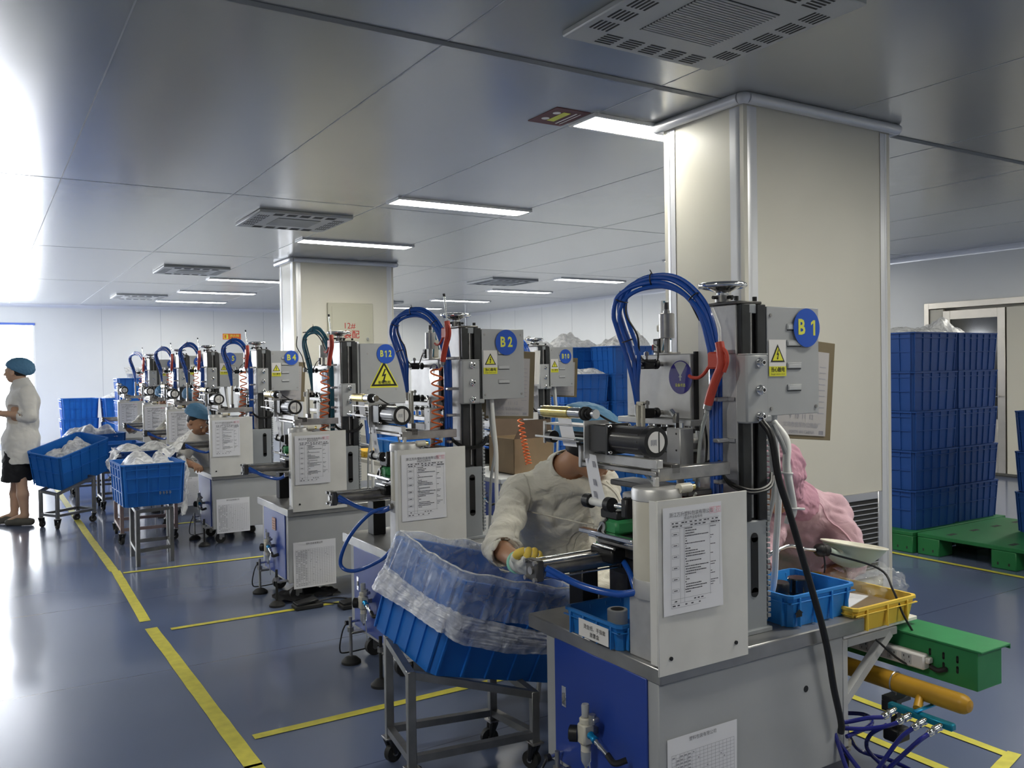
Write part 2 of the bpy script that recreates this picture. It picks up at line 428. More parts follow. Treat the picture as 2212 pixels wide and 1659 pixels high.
lf = b.build('door_leaf', d); b = MB(); b.box((XR-.03, y0+.1, .75), (XR-.02, y1-.1, 2.08), 'darkglass', 0); b.build('pane', lf)
b = MB(); b.tube([(XR-.05, 6.2, 1.05), (XR-.1, 6.2, 1.05), (XR-.1, 6.32, 1.05)], .012, 'chrome'); b.build('handle', lf)
b = MB(); b.box((XR-.05, DY0+.08, .05), (XR, 6.1, 2.2), 'doorpanel'); lf = b.build('door_leaf', d)
b = MB(); b.box((XR-.055, 5.4, 1.8), (XR-.05, 5.85, 1.95), 'darkglass'); b.build('pane', lf)
# pillars clad in panels with rounded aluminium corner profiles
def pillar(x0, y0, x1, y1):
    b = MB(); b.box((x0, y0, 0), (x1, y1, HC), 'pillar', 0)
    b.box((x0+.08, y0-.001, 0), (x0+.083, y1-.02, HC), 'pillar', 0)
    o = struct(b.build('pillar'))
    c = MB()
    for px_, py_ in ((x0, y0), (x1, y0), (x0, y1), (x1, y1)):
        sx = 1 if px_ == x0 else -1; sy = 1 if py_ == y0 else -1
        r = .055; ctr = (px_+sx*r, py_+sy*r)
        vs = []; fs = []; N = 10
        path = [(px_-sx*.004, py_+sy*.10), (px_-sx*.004, py_+sy*r)]
        for i in range(N+1):
            a = PI/2*i/N; path.append((ctr[0]-sx*(r+.006)*math.cos(a), ctr[1]-sy*(r+.006)*math.sin(a)))
        path += [(px_+sx*r, py_-sy*.004), (px_+sx*.10, py_-sy*.004)]
        for x, y in path: vs += [(x, y, 0), (x, y, HC-.06)]
        for i in range(len(path)-1): fs.append((2*i, 2*i+1, 2*i+3, 2*i+2))
        c.add(vs, fs, 'alucove')
    c.build('trim', o)
    c = MB(); e = .035; r = .03
    P = [(x0-e+r, y0-e), (x1+e, y0-e), (x1+e, y1+e), (x0-e, y1+e), (x0-e, y0-e+r)]
    for i in range(4):
        c.cyl((*P[i], HC-.03), (*P[i+1], HC-.03), .032, 'alucove', n=16)
    c.tube([(*P[4], HC-.03), (x0-e+.008, y0-e+.008, HC-.03), (*P[0], HC-.03)], .032, 'alucove', n=16)
    c.build('trim_ring', o); return o
pillar(3.63, 3.40, 4.93, 4.05); pillar(3.53, 11.12, 4.95, 11.72)
# floor marking tape
_TZ = [.002]
def tape(pts, w, label, rag=.12):
    b = MB(); _TZ[0] += .0002
    for (x0, y0), (x1, y1) in pts:
        d = Vector((x1-x0, y1-y0, 0)); L = d.length; d.normalize(); n = Vector((-d.y, d.x, 0)); k = max(2, int(L/.12)); vs = []; fs = []
        for i in range(k+1):
            p = Vector((x0, y0, _TZ[0]))+d*L*i/k
            for s_ in (-1, 1): vs.append(p+n*s_*w/2*(1+rag*noise.noise(Vector((p.x*7, p.y*7, s_*3.3)))))
        for i in range(k): fs.append((2*i, 2*i+2, 2*i+3, 2*i+1))
        b.add(vs, fs, 'yellowtape')
    o = b.build('floor_tape'); return tag(o, label, 'floor marking', 'yellow floor marking tape')
tape([((.845, 2.2), (.86, 3.32)), ((.86, 3.3), (.835, 5.45))], .068, 'wide yellow aisle tape running from the camera side up to the gap')
tape([((.83, 5.62), (.86, 7.2)), ((.85, 7.2), (.84, 9.0)), ((.84, 9.0), (.86, 16))], .062, 'wide yellow aisle tape continuing beyond the gap toward the back wall')
tape([((.93, 3.57), (2.9, 3.57))], .05, 'yellow cross tape under the crate trolley beside machine B2')
tape([((.93, 5.36), (2.9, 5.34))], .045, 'yellow cross tape under the feet of machine B12')
tape([((.9, 7.09), (2.9, 7.02))], .045, 'yellow cross tape on the floor in front of machine B4')
tape([((1.1, 9.1), (2.9, 9.1))], .045, 'faint yellow cross tape behind the wire frame stand')
tape([((3.33, 3.3), (3.3, 1.76))], .045, 'yellow tape edge beyond the mustard pipe')
tape([((3.34, 1.79), (2.6, 1.62))], .05, 'short yellow tape leg at the corner below the green box')
tape([((3.02, 3.0), (2.98, 1.3))], .045, 'yellow tape strip running under the coiled blue hoses')
tape([((6.12, 4.4), (6.12, 2.2))], .05, 'yellow tape line in front of the green pallets')
tape([((7.6, 6.2), (10.6, 6.2))], .05, 'thin yellow tape line before the steel door')
# ---------------------------------------------------------------- ceiling lights
def light(x0, y0, label, L=1.38, w=.27, flip=False):
    x1, y1 = x0+L, y0+w
    t = thing('ceiling_light', label, 'ceiling light', ((x0+x1)/2, (y0+y1)/2, HC), 0, 'flat panel ceiling lights')
    c = ((x0+x1)/2, (y0+y1)/2, HC)
    b = MB(); f = .022
    b.box((x0, y0, HC-.02), (x0+f, y1, HC), 'lampframe'); b.box((x1-f, y0, HC-.02), (x1, y1, HC), 'lampframe')
    b.box((x0+f, y0, HC-.02), (x1-f, y0+f, HC), 'lampframe'); b.box((x0+f, y1-f, HC-.02), (x1-f, y1, HC), 'lampframe'); b.build('frame', t, base=c)
    b = MB(); b.box((x0+f, y0+f, HC-.016), (x1-f, y1-f, HC-.01), 'lamp', 0); b.build('diffuser', t, base=c)
    return t
LX = 3.115
for y, l in ((4.07, 'bright ceiling light touching the near pillar beside the small dark sign'), (6.86, 'long ceiling light above machines B2 and B12'), (9.45, 'ceiling light in front of the far pillar'),
             (14.0, 'ceiling light behind the far pillar, nearest to it'), (16.35, 'ceiling light second behind the far pillar'), (18.6, 'ceiling light closest to the back wall in the pillar row')):
    light(LX, y, l)
for y, l in ((4.0, 'ceiling light at the edge above the steel door'), (9.0, 'ceiling light half hidden by the near pillar over the stacked crates'), (11.75, 'ceiling light over the crates by the side wall'), (14.0, 'ceiling light beside the square vent near the side wall'), (16.4, 'ceiling light above the corner of side and back walls'), (18.7, 'ceiling light lowest beside the far pillar over the back wall')):
    light(8.25 if y > 8.9 else 8.6, y, l)
light(LX, 1.3, 'ceiling light above the front machine'); light(LX, -1.3, 'ceiling light behind the viewpoint'); light(8.6, 1.0, 'ceiling light over the open floor by the pallets'); light(8.6, -1.6, 'ceiling light furthest along by the side wall'.replace('furthest', 'last'))
light(-1.6, 1.3, 'ceiling light over the aisle'); light(-1.6, 6.6, 'second ceiling light over the aisle')
# ---------------------------------------------------------------- ceiling cassette air conditioners
def cassette(x0, y0, label, s=.9):
    x1, y1 = x0+s, y0+s; c = (x0+s/2, y0+s/2, HC)
    t = thing('ceiling_air_conditioner', label, 'air conditioner', c, 0, 'square ceiling air conditioners')
    b = MB(); b.box((x0, y0, HC-.03), (x1, y1, HC), 'acgrey', .006); b.build('panel', t, base=c)
    b = MB(); a = s*.27; n = 22
    b.box((x0+a, y0+a, HC-.032), (x1-a, y1-a, HC-.03), 'acdark', 0)
    for i in range(n):
        y = y0+a+(s-2*a)*(i+.5)/n; b.box((x0+a, y-.005, HC-.036), (x1-a, y+.005, HC-.031), 'acgrey', 0)
    b.build('grille', t, base=c)
    b = MB()
    for side in range(4):
        for k in range(5):
            q = s*.15+(s*.7)*(k+.5)/5-s/2
            for j in range(5):
                e = s/2-s*.045-j*.022
                if side % 2 == 0:
                    sg = 1 if side == 0 else -1; xx, yy = q, sg*e; hx, hy = .045, .005
                else:
                    sg = 1 if side == 1 else -1; xx, yy = sg*e, q; hx, hy = .005, .045
                cx_, cy_ = c[0]+xx, c[1]+yy; b.box((cx_-hx, cy_-hy, HC-.0315), (cx_+hx, cy_+hy, HC-.0305), 'acdark', 0)
    b.build('air_slots', t, base=c)
cassette(2.24, 2.26, 'large square ceiling air conditioner overhead before the near pillar')
cassette(2.22, 7.92, 'square ceiling air conditioner above machines B12 and B4')
cassette(2.2, 12.6, 'middle square ceiling air conditioner left of the far pillar'.replace('left of', 'beside'))
cassette(2.2, 17.4, 'small pale ceiling air conditioner nearest the back wall'.replace('nearest', 'close to'))
cassette(7.2, 12.2, 'square ceiling air conditioner between two lights over the crates')
cassette(7.0, 17.2, 'washed-out ceiling air conditioner in the far corner')
# small dark sign on the ceiling beside the lamp
b = MB(); o = (2.98, 4.02, HC-.004); b.box((2.86, 4.09, HC-.004), (3.1, 4.4, HC), 'signdark', 0)
b.disc((2.92, 4.18, HC-.004), (0, 0, -1), .024, .001, 'label'); b.disc((2.92, 4.30, HC-.004), (0, 0, -1), .024, .001, 'label')
b.box((2.95, 4.15, HC-.0055), (3.0, 4.33, HC-.004), 'stickeryellow', 0); b.box((3.03, 4.14, HC-.0055), (3.04, 4.36, HC-.004), 'label', 0); b.box((3.06, 4.14, HC-.0055), (3.067, 4.36, HC-.004), 'label', 0)
tag(b.build('ceiling_sign'), 'small dark red sign with yellow symbol beside the pillar light', 'sign')
# return-air grille in the near pillar
b = MB(); gx0, gx1, gz0, gz1, gy = 4.28, 4.82, .17, .70, 3.40
for a in ((gx0, gz0, gx0+.045, gz1), (gx1-.045, gz0, gx1, gz1), (gx0+.045, gz0, gx1-.045, gz0+.045), (gx0+.045, gz1-.045, gx1-.045, gz1)): b.box((a[0], gy-.014, a[1]), (a[2], gy, a[3]), 'alu', .003)
t = thing('air_grille', 'aluminium slatted return air grille low on the near pillar', 'grille', (4.55, 3.4, .17)); f = b.build('frame', t, base=t.location)
b = MB(); b.box((gx0+.045, gy-.004, gz0+.045), (gx1-.045, gy-.002, gz1-.045), 'acdark', 0); b.build('backing', t, base=t.location)
b = MB()
for i in range(15):
    z = gz0+.055+i*(gz1-gz0-.1)/14; b.box((gx0+.045, gy-.012, z), (gx1-.045, gy-.005, z+.006), 'alu', 0)
b.build('slats', t, base=t.location)
# electrical box on the far pillar
t = thing('distribution_box', 'beige electrical box marked 12# on the far pillar', 'electrical box', (4.3, 11.12, 2.0))
b = MB(); b.box((3.98, 11.07, 1.72), (4.62, 11.12, 2.42), 'beige', .006); bx = b.build('box_body', t, base=t.location)
b = MB(); b.box((4.03, 11.06, 1.76), (4.57, 11.07, 2.37), 'beige', .003); dd = b.build('door', t, base=t.location)
b = MB(); b.text('12#', (4.27, 11.059, 2.11), (1, 0, 0), (0, 0, 1), .11, 'red'); b.text('装配', (4.30, 11.059, 1.99), (1, 0, 0), (0, 0, 1), .115, 'red', bold=.01); plabel(b.build('lettering', dd, base=t.location), 'red lettering 12# 装配')
b = MB(); b.cyl((4.52, 11.06, 1.94), (4.52, 11.03, 1.94), .018, 'chrome'); b.build('lock', dd, base=t.location)
b = MB(); b.box((4.18, 11.057, 1.7), (4.40, 11.059, 1.9), 'paper', 0)
b.prism([(-.07, 0), (.07, 0), (0, .12)], (4.29, 11.0565, 1.76), (1, 0, 0), (0, 0, 1), .0004, 'black'); b.prism([(-.05, 0), (.05, 0), (0, .088)], (4.29, 11.0555, 1.77), (1, 0, 0), (0, 0, 1), .0004, 'warnyellow')
b.build('warning_sticker', dd, base=t.location)
# fire hydrant sign on the back wall
t = thing('fire_sign', 'orange fire hydrant sign on the back wall', 'sign', (5.05, YB, 2.35)); q = t.location
b = MB(); b.box((4.85, YB-.01, 2.285), (5.26, YB, 2.42), 'orangesign', 0); b.build('sign_plate', t, base=q)
b = MB(); b.box((4.87, YB-.013, 2.30), (4.97, YB-.01, 2.405), 'stickeryellow', 0); b.box((4.885, YB-.014, 2.315), (4.93, YB-.013, 2.39), 'orangesign', 0)
b.text('消火栓', (5.115, YB-.0115, 2.37), (1, 0, 0), (0, 0, 1), .062, 'stickeryellow', bold=.01, sx=1.2); b.text('FIRE HYDRANT', (5.115, YB-.0115, 2.31), (1, 0, 0), (0, 0, 1), .028, 'stickeryellow')
b.build('lettering', t, base=q)
# ================================================================ hot stamping machine (built where machine B1 stands, origin at its table corner)
T = Vector((1.65, 1.90, 0))
def mpart(b, name, par): return b.build(name, par, base=T)
def bolt(b, c, d, r=.009, h=.008, m='chrome'):
    d = Vector(d).normalized(); b.cyl(c, Vector(c)+d*h, r, m, n=14); b.cyl(Vector(c)+d*h*.9, Vector(c)+d*(h+.0006), r*.5, 'black', n=6)
def sheet(b, o, u, w, W_, H_, rows=26, seed=1, title=None, sub=None, grid=False, m='paper', ink='ink', stamp=False, fine=True):
    """a printed form: plain paper with ruled lines and rows of marks"""
    o = Vector(o); u = Vector(u).normalized(); w = Vector(w).normalized(); n = u.cross(w); R = random.Random(seed)
    vs = []; fs = []; N = 8
    for j in range(N+1):
        for i in range(3):
            cur = .0035*math.sin(j/N*PI*1.3+seed)*(i-1)+.006*(1-j/N)**4*(1 if seed % 2 else .3)
            vs.append(o+u*(W_*i/2)+w*(H_*j/N)+n*(.0015+max(0, cur)*.5))
    for j in range(N):
        for i in range(2): fs.append((j*3+i, j*3+i+1, (j+1)*3+i+1, (j+1)*3+i))
    b.add(vs, fs, m)
    def bar(x0, y0, x1, y1, mm, e=.0042):
        b.add([o+u*x0*W_+w*y0*H_+n*e, o+u*x1*W_+w*y0*H_+n*e, o+u*x1*W_+w*y1*H_+n*e, o+u*x0*W_+w*y1*H_+n*e], [(0, 1, 2, 3)], mm)
    lt = .0008/W_*1.2; lh = .0008/H_
    if title: b.text(title, o+u*W_*.47+w*H_*.925+n*.0042, u, w, .0145, ink, sx=1)
    if sub: b.text(sub, o+u*W_*.5+w*H_*.885+n*.0042, u, w, .0105, ink)
    if stamp:
        for a in ((.78, .90, .98, .903), (.78, .955, .98, .958), (.78, .90, .784, .958), (.976, .90, .98, .958)): bar(*a, 'stamp')
        b.text('受 控', o+u*W_*.88+w*H_*.93+n*.0043, u, w, .018, 'stamp')
    if grid:
        for k in range(rows+1): bar(.05, .05+.78*k/rows, .95, .05+.78*k/rows+lh, 'inklight')
        for k in range(17): x = .05+.9*(k/16); bar(x, .05, x+lt, .83, 'inklight')
        for k in range(rows):
            for q in range(5):
                if R.random() < .8: x = .06+q*.055; bar(x, .055+.78*k/rows, x+.035, .055+.78*k/rows+.012, 'inklight')
            if R.random() < .5: x = .3+R.random()*.5; bar(x, .06+.78*k/rows, x+.02, .072+.78*k/rows, 'inklight')
    else:
        for x in (.12, .27, .34, .78, .95): bar(x, .10 if x not in (.12, .95) else .06, x+lt, .80, 'inklight')
        for y in (.86, .83, .80, .14, .10, .06): bar(.12, y, .95, y+lh, 'inklight')
        for k in range(6):
            for s_ in (0, 1): bar(.14, .73-k*.105+.03*s_, .25, .73-k*.105+.03*s_+lh, 'inklight')
            for s_ in (.14, .25): bar(s_, .73-k*.105, s_+lt, .76-k*.105, 'inklight')
            bar(.165, .741-k*.105, .225, .749-k*.105, ink)
        for yy, xs in ((.842, (.14, .2, .3, .36, .44, .52, .6, .68, .74, .82, .88)), (.812, (.15, .2, .28, .45, .52, .59, .66, .8, .84, .88, .92)), (.075, (.14, .22, .35, .45, .58, .66, .76, .84)), (.115, (.18, .5, .56, .62))):
            for x in xs: bar(x, yy, x+.03+.02*R.random(), yy+.011, ink)
        for k in range(rows):
            y = .785-k*(.62/rows); x = .355+(.01 if k % 3 else 0); e = .36+R.random()*.4
            if k % 7 == 5: e = .38
            while x < e:
                L_ = .008+R.random()*.022; bar(x, y, min(x+L_, .765), y+.008+.002*R.random(), ink, .0042); x += L_+.004
                if x > .75: break
        for k in range(7):
            for q in range(R.choice((1, 2, 3))):
                x = .79; y = .775-k*.085-q*.022; e = .80+R.random()*.13
                while x < e: L_ = .008+R.random()*.02; bar(x, y, x+L_, y+.007, ink); x += L_+.004
def warn(b, o, u, w, W_=.083, H_=.122):
    o = Vector(o); u = Vector(u).normalized(); w = Vector(w).normalized(); n = u.cross(w)
    def P(x, y, e): return o+u*x*W_+w*y*H_+n*e
    b.add([P(0, 0, .0006), P(1, 0, .0006), P(1, 1, .0006), P(0, 1, .0006)], [(0, 1, 2, 3)], 'label')
    b.add([P(0, 0, .001), P(1, 0, .001), P(1, .27, .001), P(0, .27, .001)], [(0, 1, 2, 3)], 'warnyellow')
    tri(b, P(.5, .39, .001), u, w, W_*.82)
    b.text('当心触电', P(.5, .175, .0015), u, w, .0185, 'black', bold=.012, sx=.92); b.text('Danger electric shock', P(.5, .06, .0015), u, w, .0075, 'black')
def tri(b, o, u, w, s):
    n = Vector(u).cross(Vector(w))
    b.prism([(-s/2, 0), (s/2, 0), (0, s*.87)], o, u, w, .0004, 'black')
    b.prism([(-s*.38, s*.065), (s*.38, s*.065), (0, s*.73)], Vector(o)+n*.0006, u, w, .0003, 'warnyellow')
    z = [(.02, .62), (-.10, .34), (0.0, .36), (-.05, .20), (-.09, .22), (-.03, .10), (.05, .2), (.01, .2), (.08, .44), (-.01, .41), (.07, .6)]
    b.add([Vector(o)+n*.0013+Vector(u)*x*s+Vector(w)*y*s for x, y in z], [(0, 1, 2, 9, 10), (2, 8, 9), (2, 3, 7, 8), (3, 4, 5, 6, 7)], 'black')
def number(txt, par, c, r=.066, sx=.72, base=None, dims=None):
    b = MB(); c = Vector(c); b.cyl(c, c+Vector((0, -.0012, 0)), r, 'stickerblue', n=48)
    sz = r*(1.1 if len(txt) < 4 and txt[1:] not in ('10', '12') else .92); o = c+Vector((0, -.0016, 0)); ws = [.24 if ch == ' ' else (.62 if ch == '1' else .78) for ch in txt]; x = -sum(ws)/2
    for ch, w_ in zip(txt, ws):
        xc = x+w_/2; x += w_; cc = o+Vector((xc*sz*sx, 0, 0))
        if ch == '1':
            b.add([cc+Vector((a*sz*sx, 0, e*sz)) for a, e in ((-.02, -.36), (.13, -.36), (.13, .36), (-.02, .36), (-.20, .25), (-.20, .12), (-.02, .22))], [(0, 1, 2, 3), (4, 5, 6, 3)], 'stickeryellow')
        elif ch != ' ': b.text(ch, cc, (1, 0, 0), (0, 0, 1), sz, 'stickeryellow', sx=sx, bold=.03)
    return plabel(b.build('number_sticker', par, base=base), 'round blue sticker reading '+txt)
def make_machine():
    R_ = thing('hot_stamping_machine', '-', 'machine', T)
    X0, Y0 = 1.65, 1.90
    b = MB(); b.box((1.67, 1.915, .14), (2.50, 2.50, .585), 'grey', .003)
    b.cyl((2.31, 1.9149, .425), (2.31, 1.914, .425), .011, 'black', n=16)
    cab = mpart(b, 'cabinet', R_)
    b = MB(); b.box((1.662, 1.96, .16), (1.670, 2.44, .575), 'doorblue', .002); dr = mpart(b, 'door', cab)
    b = MB(); b.box((1.6595, 2.372, .355), (1.6625, 2.396, .425), 'chrome', .001); b.box((1.657, 2.378, .378), (1.660, 2.39, .402), 'steel', .001); mpart(b, 'latch', dr)
    b = MB(); b.box((1.665, 1.90, .57), (2.60, 2.61, .62), 'table', .004); mpart(b, 'tabletop', R_)
    b = MB(); sheet(b, (1.70, 1.9145, .10), (1, 0, 0), (0, 0, 1), .285, .30, rows=22, seed=4, grid=True, title='   ')
    b.text('塑料包装有限公司', (1.84, 1.910, .385), (1, 0, 0), (0, 0, 1), .014, 'ink'); pg = mpart(b, 'record_sheet', cab); plabel(pg, 'gridded record sheet stuck on the cabinet side')
    pg.rotation_euler = (0, 0, 0)
    for x, y in ((1.60, 1.95), (1.60, 2.34), (2.56, 1.95), (2.56, 2.34)):
        b = MB(); s_ = 1 if x > 2 else -1
        b.box((min(x, x-s_*.1), y-.02, .15), (max(x, x-s_*.1), y+.02, .162), 'steel'); b.cyl((x, y, .02), (x, y, .235), .0085, 'rubber' if y < 2 else 'steel', n=12); b.cyl((x, y, .162), (x, y, .185), .017, 'steel', n=6)
        b.lathe([(.05, 0), (.05, .012), (.03, .03), (.014, .036)], 'rubber', (x, y, 0)); mpart(b, 'levelling_foot', R_)
    for x, y in ((1.76, 2.02), (1.76, 2.40), (2.42, 2.02), (2.42, 2.40)):
        b = MB(); b.box((x-.03, y-.03, .125), (x+.03, y+.03, .14), 'steel'); b.box((x-.022, y-.024, .05), (x+.022, y-.020, .13), 'steel', .001); b.box((x-.022, y+.020, .05), (x+.022, y+.024, .13), 'steel', .001)
        b.cyl((x-.01, y-.017, .045), (x-.01, y+.017, .045), .045, 'rubber'); b.cyl((x-.01, y-.026, .045), (x-.01, y+.026, .045), .012, 'steel'); mpart(b, 'caster', R_)
    # stand, column, slide rails
    b = MB(); b.box((2.04, 1.987, .62), (2.212, 2.19, .99), 'greymid', .004)
    b.box((2.136, 1.985, .755), (2.168, 1.988, .935), 'black', 0); b.cyl((2.152, 1.985, .935), (2.152, 1.988, .935), .016, 'black'); b.cyl((2.152, 1.985, .755), (2.152, 1.988, .755), .016, 'black')
    b.box((2.03, 1.975, .62), (2.222, 2.2, .635), 'greymid'); mpart(b, 'column_base', R_)
    b = MB(); b.box((2.098, 2.005, .97), (2.22, 2.182, 1.70), 'silver', .003); mpart(b, 'column', R_)
    b = MB(); b.box((2.104, 1.986, .99), (2.142, 2.01, 1.70), 'rail', .002); b.box((2.176, 1.986, .99), (2.216, 2.01, 1.70), 'rail', .002); b.box((2.142, 2.0, .99), (2.176, 2.006, 1.70), 'black', 0)
    b.cyl((2.152, 1.996, 1.0), (2.152, 1.996, 1.69), .006, 'steel', n=10); b.box((2.142, 1.99, 1.67), (2.176, 2.0, 1.70), 'greymid'); mpart(b, 'slide_rail', R_)
    b = MB(); 
    for i in range(34): b.box((2.218, 1.99, .66+i*.018), (2.232, 2.01, .672+i*.018), 'greymid', .001)
    b.box((2.216, 2.0, .65), (2.228, 2.012, 1.28), 'grey', .001); mpart(b, 'cable_duct', R_)
    b = MB(); b.box((2.085, 1.95, 1.313), (2.187, 1.999, 1.535), 'grey', .006); b.box((2.087, 1.952, 1.534), (2.187, 1.99, 1.5375), 'greylight', .001); b.box((2.187, 1.97, 1.313), (2.225, 1.999, 1.335), 'grey', .004); cp = mpart(b, 'clamp_plate', R_)
    for z in (1.508, 1.42, 1.335):
        b = MB(); b.lathe([(.017, 0), (.017, .006), (.011, .007), (.011, .02), (.009, .022)], 'chrome', (2.142, 1.95, z), (0, -1, 0), 18); b.cyl((2.142, 1.9282, z), (2.142, 1.9275, z), .006, 'black', n=6); mpart(b, 'bolt', cp)
    b = MB(); b.box((2.09, 1.992, 1.70), (2.205, 2.19, 1.710), 'oily', .003)
    for x, y in ((2.105, 2.01), (2.105, 2.17), (2.19, 2.01), (2.19, 2.17)): b.cyl((x, y, 1.712), (x, y, 1.726), .008, 'black', n=12)
    mpart(b, 'top_plate', R_)
    b = MB(); hc = (2.125, 2.09, 0); b.cyl((hc[0], hc[1], 1.712), (hc[0], hc[1], 1.735), .026, 'steel'); b.cyl((hc[0], hc[1], 1.735), (hc[0], hc[1], 1.752), .020, 'chrome')
    b.lathe([(.02, 1.742), (.042, 1.752), (.060, 1.762), (.020, 1.772), (0, 1.773)], 'chrome', (hc[0], hc[1], 0)); b.torus((hc[0], hc[1], 1.767), (0, 0, 1), (.072), .0095, 'chrome', 40, 12)
    for k in range(3):
        a = k*2.094+.4; b.tube([(hc[0]+.03*math.cos(a), hc[1]+.03*math.sin(a), 1.757), (hc[0]+.072*math.cos(a), hc[1]+.072*math.sin(a), 1.766)], .008, 'chrome', sm=False)
    for dx, dy in ((.03, 0), (-.03, 0), (0, -.03)): b.cyl((hc[0]+dx*.6, hc[1]+dy*.6, 1.727), (hc[0]+dx*1.5, hc[1]+dy*1.5, 1.727), .006, 'black', n=10)
    mpart(b, 'handwheel', R_)
    # stamping head
    b = MB(); b.box((2.07, 2.19, 1.318), (2.20, 2.53, 1.543), 'silver', .003); b.box((2.085, 2.181, 1.30), (2.19, 2.19, 1.55), 'black', 0); b.cyl((2.0695, 2.44, 1.497), (2.0685, 2.44, 1.497), .006, 'black'); b.cyl((2.0695, 2.43, 1.352), (2.0685, 2.43, 1.352), .005, 'black'); hd = mpart(b, 'stamping_head', R_)
    b = MB(); b.cyl((2.07, 2.238, 1.462), (2.0685, 2.238, 1.462), .058, 'disc', n=48)
    pts = [(0, 0)]+[(math.sin(a)*.053, math.cos(a)*.053) for a in [(-.62+1.24*i/8) for i in range(9)]]
    b.add([Vector((2.0682, 2.238-p[0], 1.464+p[1])) for p in pts], [tuple(range(len(pts)))], 'grey')
    b.add([Vector((2.0680, 2.238-x, 1.462+y)) for x, y in ((-.0035, -.012), (.0035, -.012), (.0035, 0), (.009, 0), (0, .012), (-.009, 0), (-.0035, 0))], [(0, 1, 2, 6), (3, 4, 5)], 'grey')
    b.text('设备状态', (2.0680, 2.238, 1.434), (0, -1, 0), (0, 0, 1), .013, 'stickeryellow'); ds = mpart(b, 'status_disc', hd); plabel(ds, 'round dark purple status dial with a grey wedge and arrow')
    for y, z in ((2.335, 1.509), (2.335, 1.337)):
        b = MB(); b.box((1.978, y-.016, z-.017), (2.024, y+.016, z+.017), 'black', .003); b.cyl((2.024, y, z), (2.07, y, z), .008, 'steel'); b.lathe([(.010, 0), (.018, .005), (.018, .014), (.012, .018)], 'black', (2.034, y, z), (1, 0, 0), 16)
        b.cyl((1.978, y, z), (1.955, y, z), .008, 'chrome'); b.cyl((1.958, y, z-.010), (1.958, y, z+.022), .010, 'steel'); b.cyl((2.0, y, z+.017), (2.0, y, z+.045), .005, 'steel'); b.cyl((2.0, y, z+.03), (2.0, y, z+.042), .009, 'steel'); mpart(b, 'flow_valve', hd)
    b = MB(); b.box((2.04, 2.16, 1.296), (2.23, 2.55, 1.317), 'silver', .002)
    for y in (2.2, 2.27, 2.34, 2.41, 2.48):
        for x in (2.08, 2.18): b.cyl((x, y, 1.235), (x, y, 1.296), .009, 'chrome', n=12); b.cyl((x, y, 1.27), (x, y, 1.285), .015, 'oily', n=12)
    b.box((2.05, 2.18, 1.215), (2.22, 2.52, 1.237), 'steel', .002); b.box((2.06, 2.22, 1.16), (2.2, 2.47, 1.2), 'oily', .003); b.box((2.07, 2.24, 1.13), (2.19, 2.45, 1.158), 'steel'); mpart(b, 'heating_plate', hd)
    b = MB(); b.lathe([(.010, 1.543), (.010, 1.60), (.028, 1.602), (.028, 1.688), (.025, 1.69), (.012, 1.69), (.012, 1.70), (.009, 1.70), (.009, 1.728)], 'steel', (2.10, 2.34, 0)); b.lathe([(.0092, 1.704), (.0092, 1.729), (0, 1.729)], 'oily', (2.10, 2.34, 0)); b.box((2.07, 2.30, 1.543), (2.13, 2.37, 1.55), 'steel'); mpart(b, 'adjusting_screw', hd)
    b = MB(); b.box((2.075, 2.355, 1.55), (2.085, 2.385, 1.60), 'black', .001); b.box((2.073, 2.362, 1.578), (2.075, 2.378, 1.592), 'label', 0); b.box((2.073, 2.362, 1.556), (2.075, 2.378, 1.568), 'label', 0); b.box((2.08, 2.385, 1.56), (2.095, 2.40, 1.58), 'red'); mpart(b, 'limit_switch', hd)
    b = MB(); b.box((2.16, 2.42, 1.543), (2.20, 2.46, 1.555), 'cream'); b.box((2.163, 2.425, 1.555), (2.197, 2.455, 1.63), 'cream', .006); b.box((2.157, 2.418, 1.63), (2.203, 2.462, 1.655), 'cream', .004); b.cyl((2.18, 2.44, 1.655), (2.18, 2.44, 1.70), .007, 'steel'); b.cyl((2.18, 2.44, 1.70), (2.18, 2.44, 1.745), .014, 'white')
    b.tube([(2.17, 2.43, 1.74), (2.15, 2.40, 1.70), (2.155, 2.41, 1.62), (2.16, 2.43, 1.56)], .004, 'hoseteal'); b.tube([(2.18, 2.44, 1.74), (2.17, 2.42, 1.68), (2.2, 2.43, 1.60)], .0035, 'hoseteal'); mpart(b, 'small_air_cylinder', hd)
    # foil feed: motor, rollers, rails
    b = MB(); mx_, mz = 1.765, 1.268
    b.cyl((mx_, 2.04, mz), (mx_, 2.20, mz), .044, 'blackmotor', n=36); b.cyl((mx_, 2.02, mz), (mx_, 2.045, mz), .047, 'black', n=36)
    for k in range(12): a = k*PI/6; b.box((mx_+.043*math.cos(a)-.002, 2.06, mz+.043*math.sin(a)-.002), (mx_+.043*math.cos(a)+.002, 2.19, mz+.043*math.sin(a)+.002), 'blackmotor', 0)
    mo = mpart(b, 'motor', R_)
    b = MB(); b.cyl((mx_, 2.020, mz), (mx_, 2.0185, mz), .033, 'label', n=32); b.box((mx_+.008, 2.0178, mz-.031), (mx_+.012, 2.0186, mz+.031), 'black', 0)
    for k in range(5): b.box((mx_-.022+k*.005, 2.0178, mz-.01+.002*(k % 2)), (mx_-.02+k*.005, 2.0186, mz+.008), 'inklight', 0)
    mpart(b, 'motor_label', mo)
    b = MB(); b.box((mx_-.048, 2.20, mz-.05), (mx_+.048, 2.214, mz+.05), 'black', .003); b.box((mx_-.042, 2.214, mz-.045), (mx_+.042, 2.31, mz+.045), 'blackmotor', .004); b.box((mx_-.055, 2.315, mz-.07), (mx_+.05, 2.321, mz+.055), 'silver', .001)
